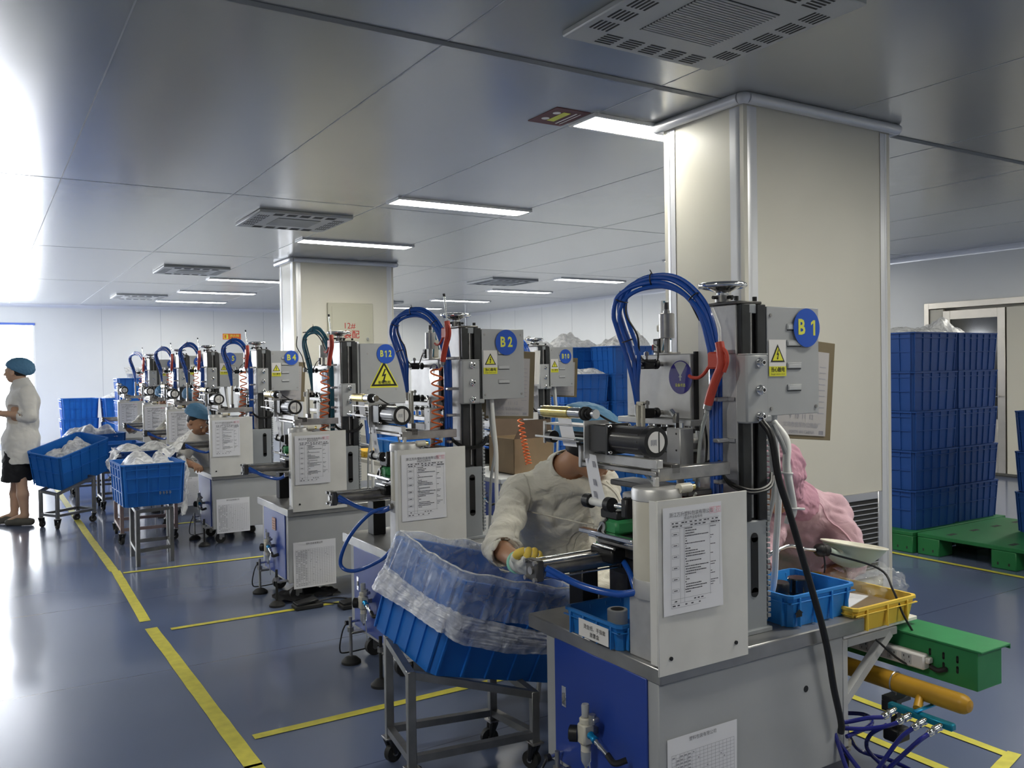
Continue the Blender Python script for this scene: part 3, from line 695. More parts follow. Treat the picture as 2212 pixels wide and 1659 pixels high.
    for sx in (-1, 1):
        for sz in (-1, 1): bolt(b, (mx_+sx*.04, 2.20, mz+sz*.042), (0, -1, 0), .006, .006)
    mpart(b, 'gearbox', mo)
    b = MB(); rz = 1.345; rx = 1.745
    b.cyl((rx, 2.37, rz), (rx, 2.62, rz), .019, 'chrome', n=24); b.cyl((rx, 2.44, rz), (rx, 2.60, rz), .0215, 'gold', n=24); b.cyl((rx, 2.33, rz), (rx, 2.37, rz), .017, 'black', n=24); b.torus((rx, 2.345, rz), (0, 1, 0), .019, .005, 'rubber', 24, 8); b.torus((rx, 2.36, rz), (0, 1, 0), .019, .005, 'rubber', 24, 8); b.cyl((rx, 2.30, rz), (rx, 2.33, rz), .008, 'chrome')
    b.cyl((rx, 2.295, rz), (rx, 2.305, rz), .016, 'chrome'); mpart(b, 'foil_roller', R_)
    b = MB(); b.tube([(rx+.005, 2.35, rz+.021), (1.80, 2.29, 1.32), (1.83, 2.25, 1.305)], .0035, 'rubber'); b.tube([(rx-.003, 2.35, rz-.021), (1.76, 2.34, 1.30), (1.80, 2.27, 1.29)], .0035, 'rubber'); mpart(b, 'drive_belt', R_)
    b = MB(); b.box((1.72, 2.33, 1.30), (1.80, 2.57, 1.306), 'steel'); b.box((1.70, 2.36, 1.255), (1.705, 2.60, 1.262), 'silver'); b.box((1.705, 2.34, 1.25), (1.80, 2.50, 1.255), 'steel'); b.cyl((1.76, 2.33, 1.27), (1.76, 2.48, 1.27), .01, 'oily'); b.cyl((1.78, 2.35, 1.25), (1.78, 2.37, 1.25), .025, 'black'); b.cyl((1.75, 2.55, 1.255), (1.75, 2.58, 1.255), .022, 'black'); b.box((1.735, 2.59, 1.23), (1.745, 2.60, 1.31), 'silver'); mpart(b, 'roller_bracket', R_)
    b = MB(); vs = []; fs = []
    for i, (x, z, y) in enumerate([(1.725, 1.325, 2.45), (1.722, 1.29, 2.435), (1.722, 1.25, 2.42), (1.72, 1.232, 2.41)]): vs += [(x, y+.04, z), (x, y-.04, z)]
    for i in range(3): fs.append((2*i, 2*i+1, 2*i+3, 2*i+2))
    b.add(vs, fs, 'paper')
    vs = [(1.73, 2.345, 1.215), (1.73, 2.28, 1.21), (1.735, 2.33, 1.13), (1.735, 2.26, 1.125), (1.74, 2.315, 1.062), (1.74, 2.24, 1.058)]; b.add(vs, [(0, 1, 3, 2), (2, 3, 5, 4)], 'paper')
    for z in (1.19, 1.13, 1.09): b.add([(1.7285+.004*(1.2-z)*10, 2.30, z), (1.7285+.004*(1.2-z)*10, 2.285, z), (1.7285+.004*(1.2-z)*10, 2.28, z-.02), (1.7285+.004*(1.2-z)*10, 2.295, z-.02)], [(0, 1, 2, 3)], 'inklight')
    fo = mpart(b, 'label_foil', R_); plabel(fo, 'white printed transfer foil strip')
    b = MB(); b.cyl((1.745, 2.15, 1.052), (1.745, 2.36, 1.052), .0085, 'chrome'); b.cyl((1.745, 2.325, 1.052), (1.745, 2.355, 1.052), .024, 'black'); b.cyl((1.745, 2.215, 1.052), (1.745, 2.24, 1.052), .024, 'black'); b.cyl((1.745, 2.24, 1.052), (1.745, 2.325, 1.052), .014, 'white'); b.box((1.725, 2.12, 1.02), (1.765, 2.15, 1.085), 'black', .006); mpart(b, 'guide_roller', R_)
    b = MB(); b.box((1.75, 2.0, 1.185), (1.775, 2.40, 1.215), 'silver'); b.box((1.745, 2.0, 1.165), (1.80, 2.40, 1.18), 'steel'); b.box((1.80, 1.99, 1.17), (1.835, 2.40, 1.2), 'oily'); b.box((1.742, 2.38, 1.16), (1.85, 2.395, 1.235), 'silver'); b.box((1.75, 1.99, 1.15), (2.05, 2.03, 1.19), 'steel'); mpart(b, 'feed_rail', R_)
    b = MB(); b.box((1.975, 2.14, 1.15), (2.035, 2.21, 1.293), 'silver', .003); b.cyl((2.005, 2.175, .62), (2.005, 2.175, 1.15), .013, 'steel'); b.cyl((2.005, 2.175, 1.293), (2.005, 2.175, 1.31), .017, 'chrome'); b.box((1.985, 2.17, 1.31), (2.0, 2.19, 1.345), 'steel'); b.cyl((1.99, 2.18, 1.335), (1.99, 2.20, 1.35), .009, 'chrome')
    for z in (1.17, 1.22, 1.275): b.cyl((1.9748, 2.16, z), (1.974, 2.16, z), .0035, 'black', n=10)
    mpart(b, 'guide_block', R_)
    b = MB(); Q = Matrix.Rotation(.06, 3, 'X')
    b.box((1.94, 2.29, 1.20), (1.955, 2.30, 1.375), 'cream', .003); b.box((1.94, 2.315, 1.20), (1.955, 2.325, 1.375), 'cream', .003); b.box((1.94, 2.29, 1.365), (1.955, 2.325, 1.38), 'cream', .003); b.box((1.935, 2.28, 1.18), (1.96, 2.33, 1.21), 'steel', .002); mpart(b, 'slotted_bar', R_)
    # work carriage on the table
    b = MB(); b.box((1.94, 2.21, .62), (2.2, 2.55, .66), 'oily', .003); b.box((1.95, 2.24, .66), (2.1, 2.5, .80), 'oily', .004)
    b.box((1.72, 2.09, .945), (1.745, 2.37, .960), 'chrome', .003); b.box((1.76, 2.09, .925), (1.80, 2.37, .945), 'chrome', .003); b.box((1.80, 2.10, .90), (1.95, 2.37, .925), 'steel', .003); b.box((1.84, 2.12, .80), (2.02, 2.36, .86), 'black', .004); b.box((1.83, 2.1, .86), (1.93, 2.35, .90), 'steel', .004); b.box((1.93, 2.3, .80), (2.0, 2.5, .93), 'oily', .004)
    b.box((1.76, 2.24, .85), (1.82, 2.36, .90), 'black', .006); b.cyl((1.755, 2.22, .905), (1.755, 2.33, .905), .005, 'chrome'); mpart(b, 'work_carriage', R_)
    b = MB(); b.box((1.76, 2.21, 1.0), (1.84, 2.30, 1.03), 'black', .004); b.tube([(1.76, 2.26, 1.0), (1.745, 2.275, .97), (1.745, 2.30, .94)], .008, 'black'); b.cyl((1.742, 2.268, .975), (1.752, 2.268, .975), .017, 'steel'); b.box((1.75, 2.20, .95), (1.86, 2.27, 1.0), 'green', .01); b.box((1.74, 2.17, .93), (1.87, 2.29, .95), 'black', .004); mpart(b, 'jig_arm', R_)
    b = MB(); b.box((1.86, 2.25, 1.02), (1.93, 2.31, 1.075), 'silver', .006); b.cyl((1.859, 2.285, 1.05), (1.8575, 2.285, 1.05), .010, 'black'); b.box((1.86, 2.16, 1.02), (1.93, 2.22, 1.075), 'silver', .006); b.cyl((1.859, 2.19, 1.05), (1.8575, 2.19, 1.05), .010, 'black'); b.box((1.87, 2.12, 1.0), (1.95, 2.42, 1.02), 'steel'); b.box((1.92, 2.05, 1.08), (2.03, 2.45, 1.10), 'oily', .004); b.box((1.93, 2.02, 1.04), (2.02, 2.35, 1.07), 'red', .004); mpart(b, 'fixture', R_)
    # accumulator and bracket
    b = MB(); ac = (1.742, 1.995); b.lathe([(.072, .862), (.073, .87), (.073, 1.095), (.072, 1.10)], 'cream', (*ac, 0)); acc = mpart(b, 'air_tank', R_)
    b = MB(); b.lathe([(.074, 1.098), (.076, 1.10), (.076, 1.128), (.072, 1.135), (0, 1.136)], 'silver', (*ac, 0)); mpart(b, 'tank_cap', acc); b = MB(); b.lathe([(.0, .805), (.074, .806), (.075, .81), (.075, .855), (.073, .862)], 'silver', (*ac, 0)); mpart(b, 'tank_foot', acc); b = MB(); b.box((ac[0]-.012, ac[1]-.01, 1.136), (ac[0]+.004, ac[1]+.004, 1.165), 'silver', .002); mpart(b, 'cap_tab', acc)
    b = MB(); b.cyl((ac[0]+.03, ac[1]-.065, 1.135), (ac[0]+.075, ac[1]-.065, 1.135), .015, 'cream'); b.cyl((ac[0]+.07, ac[1]-.065, 1.135), (ac[0]+.09, ac[1]-.065, 1.135), .010, 'gold'); mpart(b, 'cap_fitting', acc)
    b = MB(); b.box((1.683, 1.925, .62), (1.80, 2.06, .806), 'silver', .003); mpart(b, 'tank_bracket', R_)
    b = MB(); b.box((1.655, 1.893, .60), (2.02, 1.899, 1.112), 'board', .0015); b.box((1.655, 1.899, .63), (1.66, 1.93, 1.11), 'board', .001)
    for x in (1.70, 1.965): b.cyl((x, 1.893, .648), (x, 1.889, .648), .006, 'black', n=12)
    bd = mpart(b, 'notice_board', R_); plabel(bd, 'white sheet metal notice board')
    b = MB(); sheet(b, (1.672, 1.892, .775), (1, 0, .0), (0, 0, 1), .235, .315, seed=1, title='浙江万升塑料包装有限公司', sub='成品作业指导书', stamp=True); mpart(b, 'instruction_sheet', bd)
    # horizontal air cylinder
    b = MB(); cy, cz = 2.32, .853; b.cyl((1.525, cy, cz), (1.84, cy, cz), .027, 'steel', n=28); b.box((1.495, cy-.034, cz-.034), (1.525, cy+.034, cz+.034), 'oily', .005); b.box((1.83, cy-.034, cz-.034), (1.855, cy+.034, cz+.034), 'oily', .005)
    for sy in (-1, 1):
        for sz in (-1, 1): b.cyl((1.49, cy+sy*.027, cz+sz*.027), (1.85, cy+sy*.027, cz+sz*.027), .0035, 'chrome', n=10); b.cyl((1.486, cy+sy*.027, cz+sz*.027), (1.496, cy+sy*.027, cz+sz*.027), .008, 'steel', n=6)
    b.cyl((1.49, cy, cz), (1.497, cy, cz), .013, 'steel'); b.cyl((1.855, cy, cz), (1.92, cy, cz), .011, 'chrome'); ac_ = mpart(b, 'air_cylinder', R_)
    b = MB(); b.box((1.77, 2.42, .62), (1.84, 2.50, .80), 'black', .003); b.box((1.92, 2.28, .62), (1.945, 2.36, .90), 'black', .003); mpart(b, 'cylinder_bracket', R_)
    b = MB(); b.tube([(1.53, 2.285, .862), (1.60, 2.20, .815), (1.66, 2.10, .80), (1.68, 2.02, .82), (1.685, 1.995, .838)], .0115, 'hose', n=10); b.cyl((1.675, 1.99, .836), (1.70, 1.99, .838), .014, 'steel', n=8)
    b.tube([(1.53, 2.285, .845), (1.57, 2.25, .832)], .011, 'hose', n=10); b.tube([(1.82, 2.27, .865), (1.80, 2.20, .83), (1.79, 2.17, .80), (1.78, 2.12, .72), (1.76, 2.10, .66)], .010, 'hose', n=10); b.cyl((1.82, 2.285, .87), (1.825, 2.255, .875), .013, 'steel', n=8)
    mpart(b, 'blue_air_hose', ac_)
    # electrical box
    b = MB(); b.box((2.224, 1.995, 1.333), (2.478, 2.16, 1.692), 'grey', .003); b.box((2.222, 1.988, 1.331), (2.48, 1.996, 1.694), 'grey', .002)
    for x, z in ((2.24, 1.665), (2.462, 1.665), (2.24, 1.355), (2.462, 1.355)): b.cyl((x, 1.988, z), (x, 1.985, z), .006, 'steel', n=12)
    for z in (1.618, 1.563, 1.487, 1.413):
        b.box((2.318, 1.984, z), (2.388, 1.9885, z+.020), 'grey', .004); b.box((2.322, 1.983, z+.002), (2.384, 1.9855, z+.015), 'greylight', .001); b.box((2.32, 1.986, z-.003), (2.386, 1.9885, z), 'acdark', 0)
    eb = mpart(b, 'electrical_box', R_)
    b = MB(); warn(b, (2.229, 1.9865, 1.462), (1, 0, 0), (0, 0, 1)); wl = mpart(b, 'warning_label', eb); plabel(wl, 'white and yellow electric shock warning label')
    # hose bundle arching from column to head
    b = MB(); arch = [(1.958, 2.335, 1.355), (1.950, 2.335, 1.44), (1.935, 2.330, 1.54), (1.905, 2.345, 1.645), (1.890, 2.345, 1.70), (1.895, 2.325, 1.757), (1.925, 2.275, 1.792), (1.965, 2.20, 1.797), (2.0, 2.14, 1.765), (2.03, 2.085, 1.69), (2.05, 2.065, 1.59), (2.06, 2.06, 1.50), (2.06, 2.06, 1.30), (2.06, 2.06, 1.10), (2.06, 2.06, .80)]
    for k, (dx, dy, s_) in enumerate(((0, 0, 1), (-.012, .012, .985), (.01, -.012, 1.01), (-.006, -.004, .97))):
        P = []
        for i, p in enumerate(arch):
            f = min(1, i/2.) if k else 1
            P.append((p[0]+dx*f, p[1]+dy*f*(1.5 if 1 < i < 6 else .7), p[2]+(s_-1)*1.0*math.sin(min(1, i/12)*PI)))
        if k == 3: P = P[2:12]+[(2.062, 2.07, 1.2)]
        b.tube(P, .0085 if k < 2 else .0075, 'hose', n=8, k=5)
    b.cyl((1.958, 2.335, 1.34), (1.958, 2.335, 1.37), .011, 'steel', n=8)
    hs = mpart(b, 'hose_bundle', R_); plabel(hs, 'arched bundle of blue air hoses')
    b = MB()
    for p, q in ((arch[4], arch[5]), (arch[6], arch[7]), (arch[8], arch[9]), (arch[2], arch[3])):
        b = MB()
        c = (Vector(p)+Vector(q))/2; b.torus(c, Vector(q)-Vector(p), .021, .0022, 'black', 20, 6); b.cyl(c+Vector((0, 0, .02)), c+Vector((0, .01, .034)), .002, 'black', n=6); mpart(b, 'cable_tie', hs)
    for z in (1.545, 1.39, 1.255, 1.12): b = MB(); b.box((2.045, 2.036, z-.007), (2.098, 2.084, z+.007), 'alu', .003); b.box((2.09, 2.01, z-.006), (2.098, 2.04, z+.006), 'alu', .001); mpart(b, 'hose_clip', hs)
    b = MB(); b.tube([(1.905, 2.32, 1.75), (1.90, 2.32, 1.68), (1.93, 2.30, 1.61), (1.95, 2.31, 1.54), (1.97, 2.29, 1.515), (2.0, 2.28, 1.52), (2.04, 2.32, 1.565), (2.075, 2.38, 1.58)], .0035, 'black', n=6); mpart(b, 'signal_cable', R_)
    b = MB(); b.tube([(1.93, 2.27, 1.775), (1.965, 2.20, 1.775), (2.0, 2.14, 1.74), (2.03, 2.10, 1.65)], .0035, 'black', n=6); mpart(b, 'signal_cable', R_)
    b = MB(); b.tube([(2.06, 2.09, 1.40), (2.055, 2.11, 1.33), (2.055, 2.10, 1.25), (2.05, 2.10, 1.18)], .004, 'black', n=6); mpart(b, 'signal_cable', R_)
    b = MB(); b.tube([(2.06, 2.05, 1.19), (2.07, 2.03, 1.13), (2.10, 1.975, 1.10), (2.16, 1.965, 1.095), (2.21, 1.97, 1.11), (2.24, 1.99, 1.14)], .0055, 'black', n=6); mpart(b, 'signal_cable', R_)
    b = MB(); b.tube([(2.06, 2.045, 1.185), (2.07, 2.025, 1.12), (2.10, 1.97, 1.09), (2.16, 1.96, 1.088), (2.21, 1.965, 1.10), (2.245, 1.985, 1.13)], .005, 'black', n=6); mpart(b, 'signal_cable', R_)
    b = MB(); b.tube([(2.06, 2.08, 1.19), (2.045, 2.11, 1.17), (2.04, 2.12, 1.15)], .005, 'black', n=6); mpart(b, 'signal_cable', R_)
    b = MB(); b.box((2.02, 2.11, 1.115), (2.035, 2.135, 1.15), 'white', .003); mpart(b, 'plug', R_)
    b = MB(); b.tube([(2.03, 2.12, 1.12), (2.0, 2.13, 1.06), (1.96, 2.1, 1.02), (1.86, 1.95, 1.11)], .0045, 'hoseclear', n=6); mpart(b, 'signal_cable', R_)
    b = MB(); b.tube([(1.80, 2.20, 1.20), (1.79, 2.10, 1.16), (1.77, 2.03, 1.13)], .006, 'hoseclear', n=6); mpart(b, 'signal_cable', R_)
    # bundle behind the column
    b = MB(); b.tube([(2.30, 2.03, 1.33), (2.31, 2.03, 1.2), (2.33, 2.04, 1.05), (2.34, 2.06, .9), (2.36, 2.1, .7), (2.38, 2.2, .63)], .011, 'white', n=8); b.tube([(2.29, 2.05, 1.33), (2.31, 2.05, 1.16), (2.34, 2.07, 1.05), (2.33, 2.1, .9), (2.34, 2.14, .63)], .008, 'grey', n=8); mpart(b, 'cable_loom', R_)
    # air regulator on the door
    b = MB(); fx, fy = 1.618, 2.205
    b.lathe([(.012, 0), (.013, .035), (.011, .04)], 'grey', (fx, fy, .392)); b.lathe([(.020, 0), (.020, .014), (.016, .018)], 'cream', (fx, fy, .372)); b.box((fx-.021, fy-.021, .305), (fx+.021, fy+.021, .372), 'cream', .006); b.lathe([(.016, 0), (.016, .02), (.018, .022)], 'cream', (fx, fy, .282)); b.box((fx, fy-.008, .33), (1.665, fy+.008, .35), 'steel')
    b.box((fx-.005, fy-.05, .385), (fx+.02, fy-.02, .40), 'steel', .003); b.cyl((fx, fy-.035, .38), (fx, fy-.035, .41), .012, 'steel', n=8); rg = mpart(b, 'air_regulator', R_)
    b = MB(); b.cyl((fx-.03, fy+.045, .33), (fx-.012, fy+.028, .33), .026, 'black', n=24); b.cyl((fx-.0305, fy+.0455, .33), (fx-.032, fy+.047, .33), .020, 'darkglass', n=24); mpart(b, 'gauge', rg)
    b = MB(); b.lathe([(.006, 0), (.013, .012), (.016, .02), (.017, .05)], 'hoseclear', (fx, fy, .232)); b.lathe([(.004, 0), (.006, .012)], 'steel', (fx, fy, .222)); mpart(b, 'bowl', rg)
    b = MB(); b.lathe([(.012, 0), (.013, .004), (.010, .012), (.013, .03)], 'cyan', (fx-.005, fy-.03, .345), (-.05, -1, -.25), 14); b.lathe([(.008, 0), (.010, .01), (.008, .02), (.011, .03), (.008, .045), (.009, .07)], 'chrome', (fx-.006, fy-.058, .338), (-.05, -1, -.3), 12); b.tube([(fx-.01, fy-.125, .317), (fx-.01, fy-.16, .305), (fx+.02, fy-.18, .315)], .010, 'black'); b.tube([(fx, fy-.01, .29), (fx+.005, fy-.015, .22), (fx+.01, fy-.02, .15)], .003, 'hoseclear', n=6); mpart(b, 'quick_coupling', rg)
    b = MB(); b.cyl((1.66, 2.40, .195), (1.60, 2.40, .19), .007, 'chrome'); b.cyl((1.61, 2.40, .19), (1.595, 2.40, .19), .012, 'black'); b.tube([(1.60, 2.40, .19), (1.58, 2.41, .14), (1.57, 2.42, .05), (1.62, 2.45, .02), (1.8, 2.44, .03)], .004, 'black', n=6); mpart(b, 'power_cord', R_)
    return R_
def hue(lbl, o): o['label'] = lbl; return o
MG = 'hot stamping machines in the row'
m0 = make_machine(); m0['label'] = 'grey hot stamping machine with sticker B1, standing before the near pillar'; m0['group'] = MG
def find(root, nm):
    for o in bpy.data.objects:
        if o.name.split('.')[0] == nm:
            p = o
            while p.parent: p = p.parent
            if p == root: return o
machines = {'B1': m0}
for nm, x, y, lab in (('B2', 1.65, 3.765, 'hot stamping machine with sticker B2, directly behind the white-coated worker'),
                      ('B4', 1.60, 7.63, 'hot stamping machine with sticker B4 and a coiled orange hose'), ('B5', 1.57, 9.55, 'hot stamping machine with sticker B5 beside the crouching worker in a blue cap'),
                      ('B6', 1.62, 11.2, 'hot stamping machine with half hidden sticker behind machine B5'), ('B7', 1.65, 13.2, 'last hot stamping machine of the row, closest to the window wall'),
                      ('B10', 3.84, 6.42, 'hot stamping machine with sticker B10 in the second row')):
    c = copy_tree(m0); c.location = (x, y, 0); c['label'] = lab; machines[nm] = c
def sticker(nm, txt, c, sx=.72):
    r = machines[nm]; e = find(r, 'electrical_box'); number(txt, e, Vector(c), sx=sx, base=T)
for nm, t_, x, z, sx in (('B1', 'B 1', 2.411, 1.625, .9), ('B2', 'B2', 2.367, 1.625, .8), ('B4', 'B4', 2.41, 1.63, .9), ('B5', 'B 5', 2.335, 1.632, .9), ('B6', 'B', 2.34, 1.62, .9), ('B7', 'B', 2.40, 1.63, .9), ('B10', 'B10', 2.39, 1.607, .72)):
    sticker(nm, t_, (x, 1.9815, z), sx)
# ================================================================ machine B12: larger control box, lower clamp plate
m12 = copy_tree(m0); m12.location = (1.65, 5.45, 0); m12['label'] = 'hot stamping machine with sticker B12 and a large yellow danger triangle'; machines['B12'] = m12
for nm in ('electrical_box', 'status_disc'):
    o = find(m12, nm)
    for ch in [x for x in bpy.data.objects if x.parent == o]: bpy.data.objects.remove(ch)
    if nm == 'electrical_box': bpy.data.objects.remove(o)
o = find(m12, 'clamp_plate'); o.location.z -= .12
T12 = T
b = MB(); b.box((2.20, 1.995, 1.27), (2.58, 2.22, 1.69), 'grey', .004); b.box((2.235, 1.985, 1.272), (2.575, 1.996, 1.688), 'grey', .003)
for x, z in ((2.29, 1.62), (2.50, 1.62), (2.29, 1.37), (2.50, 1.37)): b.cyl((x, 1.985, z), (x, 1.983, z), .005, 'steel', n=10)
b.box((2.555, 1.98, 1.47), (2.57, 1.986, 1.49), 'black'); eb = b.build('electrical_box', m12, base=T12)
b = MB(); tri(b, (2.41, 1.9835, 1.375), (1, 0, 0), (0, 0, 1), .001, ); b = MB()
b.prism([(-.105, -.012), (.105, -.012), (.105, -.004), (.006, .178), (-.006, .178), (-.105, -.004)], (2.41, 1.9845, 1.395), (1, 0, 0), (0, 0, 1), .0004, 'warnyellow'); tri(b, Vector((2.41, 1.9835, 1.394)), Vector((1, 0, 0)), Vector((0, 0, 1)), .196)
b.text('有电危险', (2.41, 1.9808, 1.418), (1, 0, 0), (0, 0, 1), .024, 'black', bold=.012); plabel(b.build('danger_sticker', eb, base=T12), 'yellow triangular danger sticker with lightning bolt')
number('B12', eb, Vector((2.425, 1.983, 1.618)), r=.068, base=T12, sx=.72)
b = MB(); b.box((1.655, 2.15, .45), (1.66, 2.22, .53), 'pinklabel', 0)
for k in range(4): b.box((1.6545, 2.16, .46+k*.016), (1.655, 2.21, .463+k*.016), 'ink', 0)
b.build('door_notice', find(m12, 'cabinet'), base=T12)
for ch_ in [x for x in bpy.data.objects if x.parent and x.parent in (machines['B2'], machines['B12'])]:
    n_ = ch_.name.split('.')[0]; k_ = 1.0 if ch_.parent == machines['B2'] else 1.8
    if n_ in ('column', 'slide_rail', 'clamp_plate', 'top_plate', 'handwheel', 'stamping_head', 'electrical_box', 'hose_bundle', 'column_base', 'cable_duct', 'signal_cable', 'cable_loom'): ch_.location.y += .035*k_
    if n_ in ('notice_board', 'air_tank', 'tank_bracket'): ch_.location.x += .024*k_
hb = find(m12, 'hose_bundle'); hb.data = hb.data.copy(); hb.data.materials[0] = M['hoseteal']; hb.scale = (.7, .72, 1); hb.location.x += .4*.3; hb.location.y += .16*.28
for nm_, dx_, dy_, sz_ in (('B2', 0, 0, 1.009), ('B4', .09, .10, 1.002), ('B5', .085, 0, 1.016), ('B6', .055, 0, 1.018), ('B7', 0, 0, 1.01), ('B10', .02, 0, 1)):
    o = machines[nm_]; o.location.x += dx_; o.location.y += dy_; o.scale.z = sz_
# ================================================================ crates
_CM = {}
def crate_mesh(L, W, H, m, tap=.93, nx=6, ny=4, nz=1):
    key = (L, W, H, m, nx, ny, nz)
    if key in _CM: return _CM[key]
    def q(sx, sy, z, e=0):
        t = tap+(1-tap)*z/H; return Vector((sx*(L/2*t+e), sy*(W/2*t+e), z))
    def shell(b, mm):
        th = .006; vs = []; fs = []
        C = [(-1, -1), (1, -1), (1, 1), (-1, 1)]; rings = [(0, 0), (H-.012, 0), (H-.012, .012), (H, .012), (H, -th), (.012, -th)]
        for z, e in rings:
            for sx, sy in C:
                cr_ = .03
                p = q(sx, sy, z, e); vs.append(p-Vector((sx*cr_, 0, 0))); vs.append(p-Vector((0, sy*cr_, 0)))
        for k in range(len(rings)):
            vs[k*8:(k+1)*8] = [vs[k*8+i] for i in (1, 0, 2, 3, 5, 4, 6, 7)]
        for k in range(len(rings)-1):
            for i in range(8): j = (i+1) % 8; fs.append((k*8+i, k*8+j, (k+1)*8+j, (k+1)*8+i))
        fs.append(tuple(range(8))[::-1]); fs.append(tuple(range((len(rings)-1)*8, len(rings)*8)))
        b.add(vs, fs, mm)
    def panel(b, p0, p1, p2, p3, n, e, mm):  # thin raised bar: four face points, pushed out by e
        n = Vector(n); P = [Vector(p) for p in (p0, p1, p2, p3)]; Q = [p+n*e for p in P]
        b.add(P+Q, [(4, 5, 6, 7), (0, 1, 5, 4), (1, 2, 6, 5), (2, 3, 7, 6), (3, 0, 4, 7)], mm)
    b = MB(); shell(b, m)
    r = .004; e = .008
    for sy in (-1, 1):
        for k in range(nx+1):
            f = -1+2*k/nx; f *= .93
            panel(b, q(f, sy, .005)+Vector((-r, 0, 0)), q(f, sy, .005)+Vector((r, 0, 0)), q(f, sy, H-.012)+Vector((r, 0, 0)), q(f, sy, H-.012)+Vector((-r, 0, 0)), (0, sy, 0), e, m)
    for sx in (-1, 1):
        for k in range(ny+1):
            f = (-1+2*k/ny)*.9
            panel(b, q(sx, f, .005)+Vector((0, -r, 0)), q(sx, f, .005)+Vector((0, r, 0)), q(sx, f, H-.012)+Vector((0, r, 0)), q(sx, f, H-.012)+Vector((0, -r, 0)), (sx, 0, 0), e, m)
    zs = [H*(i+1)/(nz+1) for i in range(nz)]+[H-.045]
    for z in zs:
        for sy in (-1, 1): panel(b, q(-.93, sy, z-r), q(.93, sy, z-r), q(.93, sy, z+r), q(-.93, sy, z+r), (0, sy, 0), e, m)
        for sx in (-1, 1): panel(b, q(sx, -.9, z-r), q(sx, .9, z-r), q(sx, .9, z+r), q(sx, -.9, z+r), (sx, 0, 0), e, m)
    _CM[key] = b; return b
def crate(dims, M_, label, m='crate', nx=6, ny=4, nz=1, group='blue plastic crates', name='plastic_crate', logo=True):
    L, W, H = dims; k = ('o', L, W, H, m, nx, ny, nz)
    if k in _CM: o = _CM[k].copy(); COL.objects.link(o)
    else: o = crate_mesh(L, W, H, m, nx=nx, ny=ny, nz=nz).build(name); _CM[k] = o
    o.matrix_world = M_; tag(o, label, 'crate', group)
    return o
def pose(p, a=0, b=0, c=0): return Matrix.Translation(p) @ Matrix.Rotation(a, 4, 'Z') @ Matrix.Rotation(b, 4, 'Y') @ Matrix.Rotation(c, 4, 'X')
def film(b, pts_fn, nu, nv, m, closed=False):
    vs = [pts_fn(i/(nu-(0 if closed else 1)), j/(nv-1)) for j in range(nv) for i in range(nu)]; fs = []
    for j in range(nv-1):
        for i in range(nu if closed else nu-1): i2 = (i+1) % nu; fs.append((j*nu+i, j*nu+i2, (j+1)*nu+i2, (j+1)*nu+i))
    b.add(vs, fs, m)
def crumple(name, c, sx, sy, h, seed, m, label, cat='plastic bag', group=None, n=34, X=None, edge=0.0, sharp=1.6):
    b = MB(); b.X = X
    def P(u, v):
        x, y = u*2-1, v*2-1; r = max(abs(x), abs(y)); q = Vector((x*sx*6+seed*3.1, y*sy*6, seed)); k = 1
        w = abs(noise.noise(q*.7))*1.5+abs(noise.noise(q*1.7))*.5+abs(noise.noise(q*4))*.14
        fall = max(0, 1-r**4)
        return Vector((c[0]+x*sx*(1+.12*noise.noise(q*.8)), c[1]+y*sy*(1+.12*noise.noise(q*.8+Vector((5, 0, 0)))), c[2]+h*fall*(.35+w*sharp*.45)+edge*r))
    film(b, P, n, n, m); o = b.build(name, smooth=.5); return tag(o, label, cat, group)
def trolley(P, tops, label, m='frame', group='tube frame trolleys for crates', wheels=True, rz=.13, name='crate_trolley', w=.013):
    c = sum((Vector((*p, 0)) for p in P), Vector())/4; t = thing(name, label, 'trolley', c, 0, group)
    b = MB(); zb = rz
    for i in range(4):
        p, q = P[i], P[(i+1) % 4]
        for z0, z1 in ((zb, zb), (tops[i], tops[(i+1) % 4])):
            A = Vector((*p, z0)); B_ = Vector((*q, z1)); d = (B_-A).normalized(); x, y, _ = basis(d)
            vs = [A+x*a+y*e for a, e in ((-w, -w), (w, -w), (w, w), (-w, w))]+[B_+x*a+y*e for a, e in ((-w, -w), (w, -w), (w, w), (-w, w))]
            b.add(vs, [(3, 2, 1, 0), (4, 5, 6, 7)]+[(k, (k+1) % 4, 4+(k+1) % 4, 4+k) for k in range(4)], m)
    b.build('rail_frame', t, base=c)
    a = math.atan2(P[1][1]-P[0][1], P[1][0]-P[0][0])
    for i in range(4):
        x, y = P[i]; b = MB(); R_ = Matrix.Rotation(a, 3, 'Z'); b.box((x-w-.002, y-w-.002, (.10 if wheels else 0)), (x+w+.002, y+w+.002, tops[i]+w), m, .002, R=R_); b.build('leg', t, base=c)
        if wheels:
            b = MB(); b.box((x-.025, y-.025, .095), (x+.025, y+.025, .102), 'steel', .001); an = a+i*.9+.4; d = Vector((math.cos(an), math.sin(an), 0)); o = Vector((x, y, .034))+Vector((-d.y, d.x, 0))*.015
            b.cyl(o-d*.012, o+d*.012, .034, 'rubber', n=20); b.cyl(o-d*.019, o+d*.019, .010, 'steel', n=12)
            for s_ in (-1, 1): e = o+d*s_*.017; b.cyl(e, Vector((x, y, .096))+d*s_*.017, .008, 'black', r1=.018, n=8)
            b.build('caster', t, base=c)
    return t
